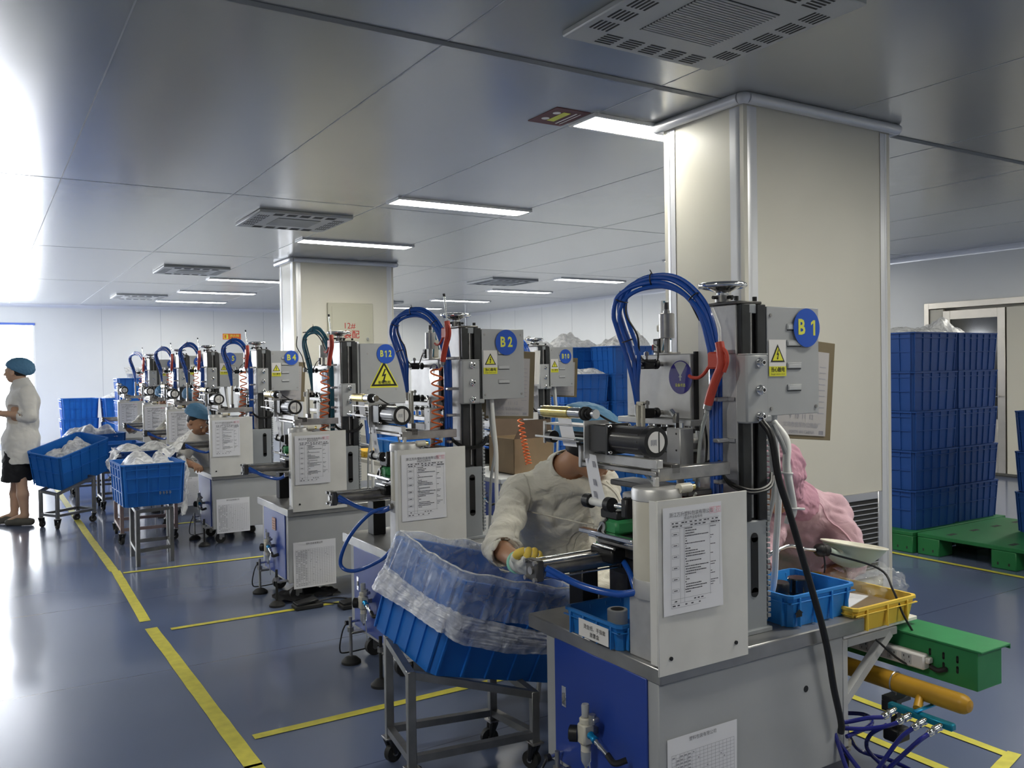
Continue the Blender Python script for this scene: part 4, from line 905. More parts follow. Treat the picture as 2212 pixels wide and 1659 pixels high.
# near trolley and crate with gathered liner
NC = pose((1.603, 2.987, .378), .148, .285, .197)
crate((.66, .465, .36), NC, 'blue crate tilted toward the white-coated worker, lined with gathered film', nx=5, ny=5)
trolley([(1.31, 3.05), (1.27, 2.765), (1.745, 2.70), (1.72, 2.97)], [.475, .43, .28, .33], 'steel trolley under the tilted blue crate next to machine B1')
b = MB(); b.X = NC
def rim_xy(u):
    per = [(-1, -1), (1, -1), (1, 1), (-1, 1)]; t = u*4; i = int(t) % 4; f = t-int(t); p, q = per[i], per[(i+1) % 4]
    return p[0]+(q[0]-p[0])*f, p[1]+(q[1]-p[1])*f, i, f
def ring(u, z, off):
    L, W, H = .66, .465, .36; x, y, i, f = rim_xy(u); t_ = .93+.07*min(z, H)/H; L2, W2 = L/2*t_+off, W/2*t_+off
    X_, Y_ = x*L2, y*W2; r = .045+max(0, off)     # rounded corners
    cx_, cy_ = L2-r, W2-r
    if abs(X_) > cx_ and abs(Y_) > cy_:
        d = Vector((abs(X_)-cx_, abs(Y_)-cy_)); 
        if d.length > 1e-6: d = d.normalized()*r; X_ = math.copysign(cx_+d.x, X_); Y_ = math.copysign(cy_+d.y, Y_)
    return X_, Y_
def liner(u, v):
    H = .36; a = u*2*PI
    n = noise.noise(Vector((math.cos(a)*5, math.sin(a)*5, v*2))); n2 = noise.noise(Vector((math.cos(a)*22, math.sin(a)*22, v*1.2)))
    if v < .3: z = H-.20+.22*(v/.3); off = -.014
    elif v < .4: z = H+.028+.006*n; off = -.014+.03*(v-.3)/.1
    else: k = (v-.4)/.6; z = H+.026-k*.15; off = .016+.014*k+(.006+.008*k)*n2+.004*n
    x, y = ring(u, z, off); return Vector((x, y, z+.008*n))
film(b, liner, 240, 22, 'bagthin', True)
def rimline(u, v):
    p = liner(u, .37); a = v*2*PI; return p+Vector((math.cos(a)*.0035, math.cos(a)*.0035, math.sin(a)*.0035))
film(b, rimline, 240, 6, 'bag', True)
def band(u, v):
    H = .36; x, y, i, f = rim_xy(u); a = u*2*PI
    fine = noise.noise(Vector((math.cos(a)*3, math.sin(a)*3, v*26))); n2 = noise.noise(Vector((math.cos(a)*16, math.sin(a)*16, v*3)))
    sag = .045*(x+1)/2+.012*math.sin(f*PI)+.008*noise.noise(Vector((x*2, y*2, 4))); z = H-.105-sag-v*(.09+.015*math.sin(a*3)); 
    off = .027+.010*math.sin(v*PI)+.006*fine+.004*n2+(.03*v*v if i == 3 else .008*v)
    X_, Y_ = ring(u, z, off); return Vector((X_, Y_, z+.005*n2))
film(b, band, 240, 30, 'bagband', True)
tag(b.build('crate_liner', smooth=3), 'clear plastic liner gathered round the tilted blue crate by machine B1', 'plastic liner')
# left group of trolleys
TC = pose((.80, 9.96, .451), .692, -.231, .15)
crate((.66, .40, .36), TC, 'blue crate of small clear parts, tilted on a trolley beside the standing woman', nx=5, ny=4)
trolley([(.50, 9.73), (.63, 9.50), (.98, 9.76), (.85, 10.0)], [.36, .34, .46, .48], 'trolley holding the sloping crate of clear parts by the standing woman')
crumple('clear_parts_heap', (0.02, 0, .25), .26, .15, .10, 3, 'bag', 'heap of small clear plastic parts in the sloping crate', 'plastic parts', X=TC, sharp=2.2)
crate((.47, .56, .34), pose((1.17, 7.66, .447), .03), 'blue crate with white film spilling out, on the grey wire stand', nx=5, ny=4, nz=2)
b = MB()
for k_, (dx_, w_) in enumerate(((0, .022), (.028, .018), (.05, .02), (.075, .022))):
    b.box((1.215+dx_, 7.372, .545), (1.215+dx_+w_*.8, 7.374, .549), 'greymid', 0); b.box((1.215+dx_+.004, 7.372, .535), (1.215+dx_+.009, 7.374, .56), 'greymid', 0); b.box((1.215+dx_, 7.372, .556), (1.215+dx_+w_*.6, 7.374, .56), 'greymid', 0)
tag(b.build('maker_mark'), 'faded grey maker mark printed on the blue crate of the grey stand', 'mark')
trolley([(1.03, 7.26), (1.29, 7.32), (1.34, 7.72), (1.05, 7.70)], [.43, .43, .43, .43], 'grey four legged stand without wheels under a blue crate', wheels=False, rz=.12, name='crate_stand')
b = MB(); b.X = pose((1.17, 7.66, .447), .03)
crumple('plastic_bag', (.02, .02, .27), .20, .24, .13, 8, 'bag', 'white plastic film heaped in the blue crate on the grey stand', X=b.X, sharp=1.6)
def drape(name, c, w, h, seed, m, label, dirx=(1, 0, 0), out=(0, -1, 0)):
    b = MB(); dx = Vector(dirx); ou = Vector(out)
    def P(u, v):
        q = Vector((u*4+seed, v*3, seed)); n = noise.noise(q)*.05+noise.noise(q*3)*.02
        return Vector(c)+dx*((u-.5)*w*(1-.35*v))+Vector((0, 0, -v*h))+ou*(.03+n+.04*math.sin(v*PI))
    film(b, P, 20, 20, m); return tag(b.build(name, smooth=3), label, 'plastic bag')
b = MB()
def wisp(u, v):
    q = Vector((u*3, v*4, 2)); n = noise.noise(q)*.03+noise.noise(q*3)*.012; w = .13*(1-v)**.8+.012
    return Vector((1.28+.30*v+(u-.5)*w*1.2, 7.74+.14*v+n, .79+.22*v**1.2+.05*math.sin(u*PI)*(1-v)+n))
film(b, wisp, 20, 20, 'bag'); tag(b.build('plastic_bag', smooth=3), 'pointed wisp of white film rising from the crate on the grey stand', 'plastic bag')
drape('plastic_bag', (1.43, 7.75, .80), .20, .50, 2, 'bag', 'white film hanging from crate toward the crouching worker', (.3, 1, 0), (1, 0, 0))
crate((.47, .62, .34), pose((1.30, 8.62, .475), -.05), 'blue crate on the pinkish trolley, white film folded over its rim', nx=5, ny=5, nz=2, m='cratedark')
trolley([(1.05, 8.28), (1.50, 8.27), (1.53, 8.9), (1.08, 8.92)], [.46, .46, .46, .46], 'pinkish steel trolley behind the grey crate stand', m='framepink')
drape('plastic_bag', (1.06, 8.45, .835), .5, .30, 5, 'bag', 'white film folded over the side of the dark blue crate', (0, 1, 0), (-1, 0, 0))
crumple('plastic_bag', (1.30, 8.62, .77), .26, .30, .10, 9, 'bag', 'white film lying on top of the dark blue crate')
crate((.62, .5, .34), pose((1.25, 12.1, .42), .1, -.03), 'blue crate with loose film behind the sloping crate', nx=6, ny=4)
trolley([(.98, 11.9), (1.5, 11.9), (1.5, 12.35), (.98, 12.35)], [.41]*4, 'trolley standing behind the sloping crate trolley')
crumple('plastic_bag', (1.2, 12.1, .72), .3, .24, .16, 12, 'bag', 'crumpled white film on the crate behind the sloping one')
trolley([(1.15, 10.5), (1.5, 10.5), (1.5, 10.95), (1.15, 10.95)], [.42]*4, 'low trolley in the aisle beside machine B5')
crate((.5, .5, .30), pose((1.32, 10.72, .43), .05), 'blue crate on the low trolley beside machine B5', nx=5, ny=4)
# stacked crates at the back and side
def stack(x, y, n, dims, z0, lab, rz=0, nx=6, ny=4, nz=1, m='crate', group='stacked blue crates'):
    for k in range(n):
        pos = 'topmost' if k == n-1 else ('bottom' if k == 0 else ('second' if k == 1 else ('middle' if k == 2 else 'fourth')))
        crate(dims, pose((x, y, z0+k*(dims[2]+.001)), rz+.01*((k*7) % 3-1)), pos+' crate of '+lab, m=m, nx=nx, ny=ny, nz=nz, group=group+' '+lab)
stack(1.55, 17.6, 3, (.60, .5, .36), 0, 'the window side stack by the back wall')
stack(2.22, 17.4, 3, (.60, .5, .36), 0, 'the stack with the green slip behind machine B7')
crumple('plastic_bag', (2.22, 17.4, 1.07), .3, .25, .10, 15, 'bag', 'white film on top of the stack with the green slip')
b = MB(); b.add([(2.10, 17.135, .86), (2.34, 17.135, .84), (2.35, 17.135, .96), (2.12, 17.135, .98)], [(0, 1, 2, 3)], 'greenslip'); tag(b.build('paper_slip'), 'bright green slip of paper on the blue crate by the back wall', 'label')
stack(2.15, 15.5, 4, (.46, .5, .36), 0, 'the tall narrow stack behind machine B7', nx=4)
drape('plastic_bag', (2.2, 15.4, 1.62), .34, .2, 21, 'bag', 'white film standing up from the tall narrow crate stack')
def pallet(x0, y0, x1, y1, label, h=.165):
    t = thing('plastic_pallet', label, 'pallet', ((x0+x1)/2, (y0+y1)/2, 0), 0, 'green plastic pallets'); c = t.location
    b = MB(); b.box((x0, y0, h-.03), (x1, y1, h), 'palletgreen', .004)
    for i in range(4):
        for j in range(3): x = x0+.14+(x1-x0-.28)*i/3; y = y0+.2+(y1-y0-.4)*j/2; b.box((x-.05, y-.02, h), (x+.05, y+.02, h+.0008), 'acdark', 0)
    b.build('deck', t, base=c)
    for i in range(3):
        for j in range(3):
            b = MB(); x = x0+.09+(x1-x0-.18)*i/2; y = y0+.09+(y1-y0-.18)*j/2; b.box((x-.09, y-.09, 0), (x+.09, y+.09, h-.03), 'palletgreen', .006)
            for q in (-.04, .04): b.box((x-.0905, y+q-.006, .03), (x-.0895, y+q+.006, .05), 'acdark', 0)
            b.build('foot_block', t, base=c)
pallet(6.25, 2.75, 7.45, 4.09, 'green plastic pallet, empty, closer to the viewer')
pallet(6.22, 4.11, 7.55, 5.3, 'green plastic pallet under the ten stacked blue crates')
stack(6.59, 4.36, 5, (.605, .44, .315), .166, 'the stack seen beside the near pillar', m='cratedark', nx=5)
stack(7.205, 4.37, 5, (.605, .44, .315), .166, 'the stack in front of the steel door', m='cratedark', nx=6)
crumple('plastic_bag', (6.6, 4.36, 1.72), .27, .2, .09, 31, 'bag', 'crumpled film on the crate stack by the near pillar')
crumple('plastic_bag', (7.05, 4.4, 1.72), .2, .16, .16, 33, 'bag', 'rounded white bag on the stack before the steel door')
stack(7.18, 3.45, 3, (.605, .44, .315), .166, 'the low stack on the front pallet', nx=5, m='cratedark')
pallet(5.4, 7.55, 6.9, 8.8, 'green pallet under the crates behind machine B10')
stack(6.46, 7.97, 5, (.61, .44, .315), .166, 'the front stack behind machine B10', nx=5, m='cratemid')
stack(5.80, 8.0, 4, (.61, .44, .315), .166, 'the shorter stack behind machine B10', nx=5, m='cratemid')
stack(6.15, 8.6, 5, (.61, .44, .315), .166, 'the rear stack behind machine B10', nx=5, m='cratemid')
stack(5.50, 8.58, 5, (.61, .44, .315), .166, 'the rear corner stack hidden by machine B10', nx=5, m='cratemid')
for k, (x, y, s_, l) in enumerate(((6.46, 7.97, 41, 'white film over the front stack behind machine B10'), (6.15, 8.6, 42, 'white film over the rear stack behind machine B10'), (5.5, 8.58, 43, 'white film over the corner stack behind machine B10'))):
    crumple('plastic_bag', (x, y, 1.73), .3, .2, .16, s_, 'bag', l, sharp=2)
crumple('plastic_bag', (5.8, 8.0, 1.42), .28, .2, .10, 44, 'bag', 'white film in the shorter stack behind machine B10')
b = MB(); b.box((6.33, 7.732, 1.58), (6.40, 7.735, 1.66), 'label', 0); tag(b.build('paper_label'), 'small white label stuck on the blue crate behind B10', 'label')
# ================================================================ air guns and coiled hoses
def air_gun(nm, label, coil=True, rot=0):
    base = machines[nm].location-T; off = Vector((base.x, base.y, 0)); t = thing('air_gun', label, 'air gun', Vector((2.03, 2.03, 1.45))+off+Vector((0, .02 if coil else 0, .17 if coil else 0)), 0, 'red air guns hanging on the machines'); bs = Vector((2.03, 2.03, 1.45))
    x = 2.022
    b = MB(); b.tube([(x, 2.005, 1.575), (x, 1.998, 1.54), (x, 1.998, 1.50), (x, 2.02, 1.46), (x, 2.04, 1.42), (x, 2.058, 1.375)], .015, 'redgun', n=12); b.box((x-.013, 1.99, 1.49), (x+.013, 2.05, 1.545), 'redgun', .01); b.tube([(x, 1.995, 1.56), (x, 1.975, 1.54), (x, 1.972, 1.51), (x, 1.985, 1.48)], .006, 'redgun')
    b.lathe([(.014, 0), (.014, .016), (.007, .02), (.007, .03)], 'steel', (x, 2.058, 1.375), (0, .3, -1), 14); b.build('gun_body', t, base=bs)
    b = MB(); b.tube([(x, 2.05, 1.50), (x, 2.075, 1.475), (x, 2.10, 1.462), (x, 2.13, 1.462), (x, 2.145, 1.468)], .006, 'redgun'); b.build('trigger', t, base=bs)
    b = MB()
    if not coil:
        b.tube([(x, 2.003, 1.575), (x, 2.005, 1.62), (x, 2.02, 1.655), (x, 2.035, 1.685)], .005, 'white'); b.build('nozzle', t, base=bs)
        b = MB(); b.tube([(x, 2.062, 1.355), (x, 2.09, 1.28), (x+.002, 2.105, 1.2), (x, 2.11, 1.1), (x, 2.10, 1.0), (2.0, 2.12, .8), (2.0, 2.15, .66)], .0065, 'hoseclear', n=10); b.build('clear_hose', t, base=bs)
    else:
        b.cyl((x, 2.003, 1.575), (x-.01, 2.01, 1.70), .0045, 'chrome', n=10); b.cyl((x-.01, 2.01, 1.70), (x-.012, 2.011, 1.715), .007, 'black', n=10); b.build('nozzle', t, base=bs)
        b = MB(); pts = [(x, 2.064, 1.345), (x-.01, 2.08, 1.33)]; N = 9*14
        R2 = random.Random(len(nm)*7+ord(nm[-1]))
        for i in range(N):
            a = i/14*2*PI+R2.random()*.15; k = i/N; z = 1.35-.43*(k**(.85+.3*R2.random()*0)); pts.append((x-.030+.028*math.cos(a)+.01*math.sin(k*5+N), 2.085+.028*math.sin(a)-.02*k, z if i > 6 else 1.33+(z-1.33)*i/6))
        pts += [(x-.03, 2.09, .90), (x-.01, 2.12, .85), (x+.01, 2.15, .7)]
        b.tube(pts, .0048, 'orange', n=7, k=2); plabel(b.build('coiled_hose', t, base=bs), 'coiled orange air hose')
    return t
air_gun('B1', 'red air gun with clear hose hanging on machine B1', False)
for n_ in ('B2', 'B12', 'B4', 'B5', 'B6', 'B7'): air_gun(n_, 'red air gun with coiled orange hose hanging on machine '+n_)
# clipboards hanging behind the control boxes
def clipboard(nm, label, dx=0):
    dx = dict(B1=0, B2=-.15, B10=-.13, B4=-.2)[nm]
    base = machines[nm].location-T; o = Vector((2.455, 2.185, 1.235)); t = thing('clipboard', label, 'clipboard', o+Vector((base.x+dx, base.y, 0)), 0, 'clipboards hanging behind control boxes'); t.rotation_euler = (0, .09 if nm == 'B1' else .05, 0)
    b = MB(); b.box((0, 0, 0), (.335, .006, .375), 'boardbrown', .003); b.build('backing_board', t)
    b = MB(); b.box((.025, -.0025, .015), (.30, -.0005, .335), 'sheetgrey', 0)
    for k in range(9): b.box((.25, -.003, .1+k*.022), (.285, -.0026, .103+k*.022), 'inklight', 0)
    b.text('9  10  11  12', (.16, -.0032, .085), (1, 0, 0), (0, 0, 1), .026, 'inklight'); b.text('义乌市俊军办公用品厂', (.165, -.0032, .053), (1, 0, 0), (0, 0, 1), .021, 'inklight'); b.text('MADE IN CHINA', (.165, -.0032, .027), (1, 0, 0), (0, 0, 1), .019, 'inklight')
    for k in range(9): b.box((.262+k*.003, -.003, .02), (.2635+k*.003, -.0026, .035), 'inklight', 0)
    b.build('printed_sheet', t)
    b = MB(); b.box((.12, -.012, .35), (.21, 0, .37), 'chrome', .003); b.build('clip', t)
dm('boardbrown', (.16, .125, .07), .6, vary=.1); dm('sheetgrey', (.42, .40, .40), .7)
for n_, l in (('B1', 'brown clipboard hanging behind the control box of machine B1'), ('B2', 'brown clipboard behind the control box of machine B2'), ('B10', 'brown clipboard with cloth behind the control box of machine B10'), ('B4', 'clipboard behind the control box of machine B4')): clipboard(n_, l)
b = MB()
def rag(u, v): n = noise.noise(Vector((u*5, v*4, 3))); return Vector((4.20+.07*u+.01*n-.02*v*u, 6.42+.02*n, 1.66-.30*v))
film(b, rag, 10, 14, 'label'); tag(b.build('white_rag', smooth=3), 'white rag hanging beside the column of machine B10', 'cloth')
# ================================================================ trays and small things on machine B1's table
def tray(x0, y0, x1, y1, z, h, m, label, name='plastic_tray', n=4, grp=None):
    b = MB(); cx_, cy_ = (x0+x1)/2, (y0+y1)/2; L, W = x1-x0, y1-y0; vs = []; fs = []; rings = [(0, -.012), (h-.01, 0), (h-.01, .006), (h, .006), (h, -.004), (.006, -.016)]
    for zz, e in rings:
        for sx, sy in ((-1, -1), (1, -1), (1, 1), (-1, 1)):
            for k in ((1, 0), (0, 1)) if sx*sy < 0 else ((0, 1), (1, 0)):
                c = .014; vs.append((cx_+sx*(L/2+e-c*k[0]), cy_+sy*(W/2+e-c*k[1]), z+zz))
    for k in range(len(rings)-1):
        for i in range(8): j = (i+1) % 8; fs.append((k*8+i, k*8+j, (k+1)*8+j, (k+1)*8+i))
    fs.append(tuple(range(8))[::-1]); fs.append(tuple(range((len(rings)-1)*8, len(rings)*8))); b.add(vs, fs, m)
    for k in range(n):
        f = (k+.5)/n; x = x0+L*f; y = y0+W*f
        for yy, s_ in ((y0, -1), (y1, 1)): b.box((x-.003, yy-.008, z+.004), (x+.003, yy+.006, z+h-.01), m, .001)
        for xx in (x0, x1): b.box((xx-.008, y-.003, z+.004), (xx+.006, y+.003, z+h-.01), m, .001)
    for zz in (h-.028,): b.box((x0-.005, y0-.005, z+zz), (x1+.005, y0+.004, z+zz+.004), m, .001); b.box((x0-.005, y0-.005, z+zz), (x0+.004, y1+.005, z+zz+.004), m, .001)
    return tag(b.build(name), label, 'tray', grp)
t1 = tray(1.655, 2.075, 1.92, 2.36, .621, .085, 'trayb', 'blue tray with a paper name label on the table of machine B1')
b = MB(); b.box((1.6435, 2.115, .632), (1.645, 2.27, .688), 'label', 0); b.text('烫金纸、手指套', (1.6428, 2.185, .668), (0, -1, 0), (0, 0, 1), .0165, 'black'); b.text('放置盒', (1.6428, 2.185, .647), (0, -1, 0), (0, 0, 1), .0165, 'black'); o = b.build('name_label', t1); plabel(o, 'white paper label reading 烫金纸、手指套 放置盒')
b = MB(); b.lathe([(.034, 0), (.034, .062), (.032, .064), (.013, .064)], 'grey', (1.80, 2.265, .629)); b.lathe([(.032, .0635), (.014, .0645), (.013, .0645)], 'black', (1.80, 2.265, .629)); b.lathe([(.013, .064), (.013, .02), (0, .02)], 'label', (1.80, 2.265, .629)); tag(b.build('foil_roll'), 'grey roll of stamping foil standing in the labelled blue tray', 'roll')
b = MB()
for k in range(14):
    R_ = random.Random(k); b.lathe([(0, -.012), (.009, -.008), (.012, 0), (.009, .008), (0, .012)], 'label' if k % 3 else 'gloveyellow', (1.80+.04*R_.random(), 2.10+.04*R_.random(), .64+.03*R_.random()), n=8)
tag(b.build('finger_cot_heap'), 'small heap of pale finger cots in the labelled blue tray', 'finger cots')
tray(2.275, 1.945, 2.60, 2.215, .621, .11, 'tray', 'bright blue tray holding two dark jars on machine B1')
b = MB(); b.prism([(0, 0), (.03, 0), (.03, .012), (.036, .012), (.015, .026), (-.006, .012), (0, .012)], (2.29, 1.936, .66), (1, 0, 0), (0, 0, 1), .0004, 'black'); tag(b.build('ink_stamp_mark'), 'small black house mark stamped on the bright blue tray', 'mark')
b = MB(); b.lathe([(.035, 0), (.037, .004), (.037, .05), (.034, .056), (.036, .060), (.036, .090), (.033, .095), (0, .095)], 'black', (2.42, 2.12, .629)); b.text('IM', (2.40, 2.082, .67), (1, 0, 0), (0, 0, 1), .016, 'greylight'); tag(b.build('ink_jar'), 'squat black jar with black lid in the bright blue tray', 'jar')
b = MB(); b.lathe([(.035, 0), (.037, .004), (.037, .045), (0, .045)], 'black', (2.53, 2.13, .629)); b.lathe([(.0375, .045), (.0375, .085), (.038, .09), (.035, .094), (0, .094)], 'darkglass', (2.53, 2.13, .629)); tag(b.build('glass_jar'), 'clear topped dark jar behind the black jar in the bright tray', 'jar')
b = MB(); b.lathe([(.034, 0), (.036, .01), (.036, .06), (.020, .07), (.018, .085), (0, .086)], 'amber', (2.46, 2.36, .621)); tag(b.build('amber_bottle'), 'small dark amber bottle on the table by the pink worker', 'bottle')
b = MB(); b.box((2.43, 2.33, .72), (2.455, 2.37, .775), 'orange', .004); b.box((2.435, 2.345, .621), (2.45, 2.36, .72), 'black', .002); tag(b.build('orange_lever'), 'small orange block on a post behind the column of B1', 'lever')
# ================================================================ side shelf, yellow tray, lamp, bag
t = thing('side_shelf', 'steel bracket shelf beside machine B1 carrying the yellow tray', 'shelf', (2.7, 2.1, .56)); c = t.location
b = MB(); b.box((2.51, 1.92, .552), (2.93, 2.42, .566), 'label', .002); b.build('shelf_board', t, base=c)
for y in (1.93, 2.38):
    b = MB(); b.box((2.502, y-.014, .18), (2.528, y+.014, .55), 'greylight', .002); b.box((2.528, y-.014, .522), (2.805, y+.014, .55), 'grey', .002)
    p, q = Vector((2.51, y, .33)), Vector((2.77, y, .53)); d = (q-p).normalized(); n = Vector((-d.z, 0, d.x)); w = .014; vs = [p+n*w*a+Vector((0, e*w, 0)) for a, e in ((-1, -1), (1, -1), (1, 1), (-1, 1))]+[q+n*w*a+Vector((0, e*w, 0)) for a, e in ((-1, -1), (1, -1), (1, 1), (-1, 1))]
    b.add(vs, [(3, 2, 1, 0), (4, 5, 6, 7)]+[(k, (k+1) % 4, 4+(k+1) % 4, 4+k) for k in range(4)], 'greylight'); b.build('bracket', t, base=c)
tray(2.50+.05, 1.90, 2.89, 2.34, .567, .088, 'yellowtray', 'yellow tray on the side shelf next to machine B1', n=3)
b = MB(); b.box((2.58, 1.94, .60), (2.86, 2.30, .622), 'cardboard', .004); tag(b.build('cardboard_sheet'), 'brown board lying in the yellow tray', 'board')
b = MB(); b.box((2.60, 2.02, .6225), (2.80, 2.28, .625), 'paper', 0, R=Matrix.Rotation(.3, 3, 'Z')); tag(b.build('paper_sheet'), 'white sheet of paper in the yellow tray', 'paper')
b = MB(); bc = Vector((2.92, 2.13, .60))
def clearbag(u, v):
    a = u*2*PI; th = v*PI; q = Vector((math.cos(a)*math.sin(th)*2.2, math.sin(a)*math.sin(th)*2.2, math.cos(th)*2.2)); n = abs(noise.noise(q*1.5))*.09+abs(noise.noise(q*3.5))*.045
    r = .82+n*3.2; return bc+Vector((.20*r*math.cos(a)*math.sin(th), .14*r*math.sin(a)*math.sin(th), .035+.085*r*math.cos(th)))
film(b, clearbag, 60, 30, 'bagclear', True); o = tag(b.build('clear_plastic_bag', smooth=.35), 'crumpled transparent bag spilling over the yellow tray', 'plastic bag')
t = thing('gooseneck_lamp', 'gooseneck work lamp with pale green enamel shade by the pink worker', 'lamp', (2.46, 2.25, .63)); c = t.location
b = MB(); b.tube([(2.46, 2.30, .623), (2.455, 2.27, .72), (2.47, 2.22, .79), (2.56, 2.20, .822), (2.65, 2.20, .80), (2.72, 2.20, .787)], .0075, 'chrome', n=10); b.lathe([(.03, 0), (.03, .01), (.012, .02)], 'black', (2.46, 2.30, .621)); b.build('gooseneck', t, base=c)
ax = Vector((1, 0, -.12)).normalized(); p0 = Vector((2.735, 2.20, .785))
b = MB(); b.lathe([(.010, -.02), (.020, -.01), (.025, 0), (.021, .008), (.026, .016), (.021, .024), (.024, .045), (.020, .05)], 'black', p0, ax, 20); b.build('socket', t, base=c)
vs = []; N = 40; K = 14; A0, A1, A2 = Vector((2.785, 2.20, .779)), Vector((2.90, 2.20, .69)), Vector((2.945, 2.20, .782))
for k in range(K+1):
    f = k/K; cc = A0*(1-f)**2+A1*2*f*(1-f)+A2*f*f; an = f**.8*(PI/2-.17); n_ax = Vector((math.cos(an), 0, math.sin(an))); ex = Vector((-math.sin(an), 0, math.cos(an))); r = .020+.105*f**1.3
    for i in range(N): a = 2*PI*i/N; vs.append(cc+ex*r*math.cos(a)+Vector((0, 1, 0))*r*math.sin(a))
fs = [(k*N+i, k*N+(i+1) % N, (k+1)*N+(i+1) % N, (k+1)*N+i) for k in range(K) for i in range(N)]
b = MB(); b.add(vs, fs, 'lampshade'); sh = b.build('lamp_shade', t, base=c, smooth=2)
b = MB(); cen = sum(vs[K*N:], Vector())/N; b.add([cen+(Vector(v)-cen)*.975+Vector((0, 0, .002)) for v in vs[3*N:]], [(k*N+i, (k+1)*N+i, (k+1)*N+(i+1) % N, k*N+(i+1) % N) for k in range(K-3) for i in range(N)], 'lampinner')
rm = vs[K*N:]; b.tube(rm+[rm[0]], .0035, 'lampinner', n=6, sm=False, caps=False); b.build('shade_lining', t, base=c, smooth=2)
b = MB(); b.tube([(2.76, 2.17, .775), (2.82, 2.0, .74), (2.80, 1.93, .68), (2.80, 1.89, .60), (2.86, 1.88, .50), (2.83, 1.87, .42), (2.75, 1.87, .45), (2.66, 1.90, .53)], .0042, 'black', n=7); b.tube([(2.75, 2.19, .77), (2.745, 2.18, .73), (2.74, 2.18, .70)], .003, 'black', n=6); b.build('cord', t, base=c)
# thick black cable down the front of the machine and its white loom
b = MB(); b.tube([(2.13, 1.93, 1.32), (2.135, 1.895, 1.27), (2.155, 1.885, 1.14), (2.20, 1.880, 1.02), (2.265, 1.878, .85), (2.335, 1.872, .655), (2.37, 1.872, .54), (2.40, 1.875, .42), (2.435, 1.875, .30), (2.44, 1.88, .26)], .0115, 'black', n=10)
b.build('black_cable').name = 'black_cable'; tag(bpy.data.objects['black_cable'], 'thick black cable running down across the front of machine B1', 'cable')
b = MB(); b.tube([(2.24, 1.98, 1.31), (2.245, 1.93, 1.25), (2.22, 1.91, 1.17), (2.225, 1.90, 1.10), (2.245, 1.905, 1.03), (2.235, 1.91, 1.0)], .013, 'white', n=10); b.tube([(2.23, 1.97, 1.30), (2.225, 1.92, 1.22), (2.24, 1.91, 1.12), (2.25, 1.92, 1.04), (2.24, 1.93, .98)], .008, 'grey', n=8)
for p in ((2.215, 1.91, 1.15), (2.235, 1.905, 1.035)): b.torus(p, (0.1, 0, 1), .022, .003, 'white', 20, 6)
b.cyl((2.235, 1.90, 1.035), (2.275, 1.885, 1.03), .004, 'white', n=8); tag(b.build('white_cable_loom'), 'white cable loom tied to the thick black cable by B1', 'cable')
# ================================================================ green cable trunking, pipe, manifold and hoses
t = thing('cable_trunking', 'green sheet metal cable trunking box behind machine B1', 'trunking', (2.89, 2.6, .40)); c = t.location
b = MB(); b.box((2.82, 1.63, .395), (2.965, 4.9, .528), 'green', .002); b.box((2.81, 1.61, .528), (2.985, 4.92, .536), 'green', .002); b.box((2.98, 1.61, .518), (2.985, 4.92, .53), 'green', .001)
for i in range(3):
    for j in range(2): y = 1.80-i*.05; z = .485-j*.035; b.box((2.8185, y-.004, z-.009), (2.8205, y+.004, z+.009), 'acdark', 0); b.cyl((2.8185, y, z+.009), (2.8205, y, z+.009), .004, 'acdark', n=10); b.cyl((2.8185, y, z-.009), (2.8205, y, z-.009), .004, 'acdark', n=10)
b.build('trunk', t, base=c)
for y in (2.9, 4.6):
    b = MB(); b.box((2.86, y, 0), (2.92, y+.04, .395), 'green', .002); b.build('support_leg', t, base=c)
t = thing('power_strip', 'white power strip fixed to the green trunking', 'power strip', (2.80, 1.95, .45)); c = t.location
b = MB(); b.box((2.782, 1.80, .425), (2.819, 2.12, .478), 'label', .006); b.box((2.79, 1.785, .45), (2.815, 1.80, .47), 'label', .003); b.build('body', t, base=c)
for k in range(4):
    b = MB(); y = 1.865+k*.058; b.box((2.7805, y-.019, .434), (2.7822, y+.019, .47), 'greylight', .0005)
    for dy in (-.010, .010): b.box((2.780, y+dy-.0015, .456), (2.7806, y+dy+.0015, .464), 'black', 0); b.box((2.780, y+dy-.003, .440), (2.7806, y+dy-.0015, .447), 'black', 0)
    b.build('socket', t, base=c)
b = MB(); b.tube([(2.80, 1.785, .44), (2.80, 1.76, .435), (2.812, 1.745, .44), (2.82, 1.74, .44)], .009, 'rubber'); b.build('cord', t, base=c)
b = MB(); b.box((2.79, 2.16, .43), (2.819, 2.26, .49), 'label', .005); b.box((2.788, 2.18, .45), (2.79, 2.21, .47), 'label', .004); tag(b.build('wall_switch'), 'white switch box on the green trunking behind the bracket', 'switch')
t = thing('air_pipe', 'mustard yellow compressed air pipe below the green trunking', 'pipe', (2.76, 2.6, .36)); c = t.location
b = MB(); b.lathe([(0, -.03), (.02, -.026), (.03, -.012), (.033, 0), (.033, 3.2)], 'pipe', (2.755, 1.645, .365), (0, 1, 0), 28); b.cyl((2.755, 1.79, .365), (2.69, 1.765, .325), .014, 'pipe'); b.build('pipe_run', t, base=c)
b = MB(); b.torus((2.755, 1.89, .365), (0, 1, 0), .035, .003, 'steel', 28, 6); b.tube([(2.755, 1.89, .331), (2.755, 1.89, .31)], .003, 'steel', sm=False); b.build('clamp', t, base=c)
b = MB(); b.box((2.715, 1.86, .300), (2.80, 1.92, .318), 'rail', .002); b.box((2.715, 1.86, .265), (2.721, 1.92, .30), 'rail', .001); b.box((2.745, 1.88, .20), (2.775, 1.905, .30), 'rail', .002); b.box((2.725, 1.86, .155), (2.795, 1.925, .205), 'black', .006); b.build('hanging_bracket', t, base=c)
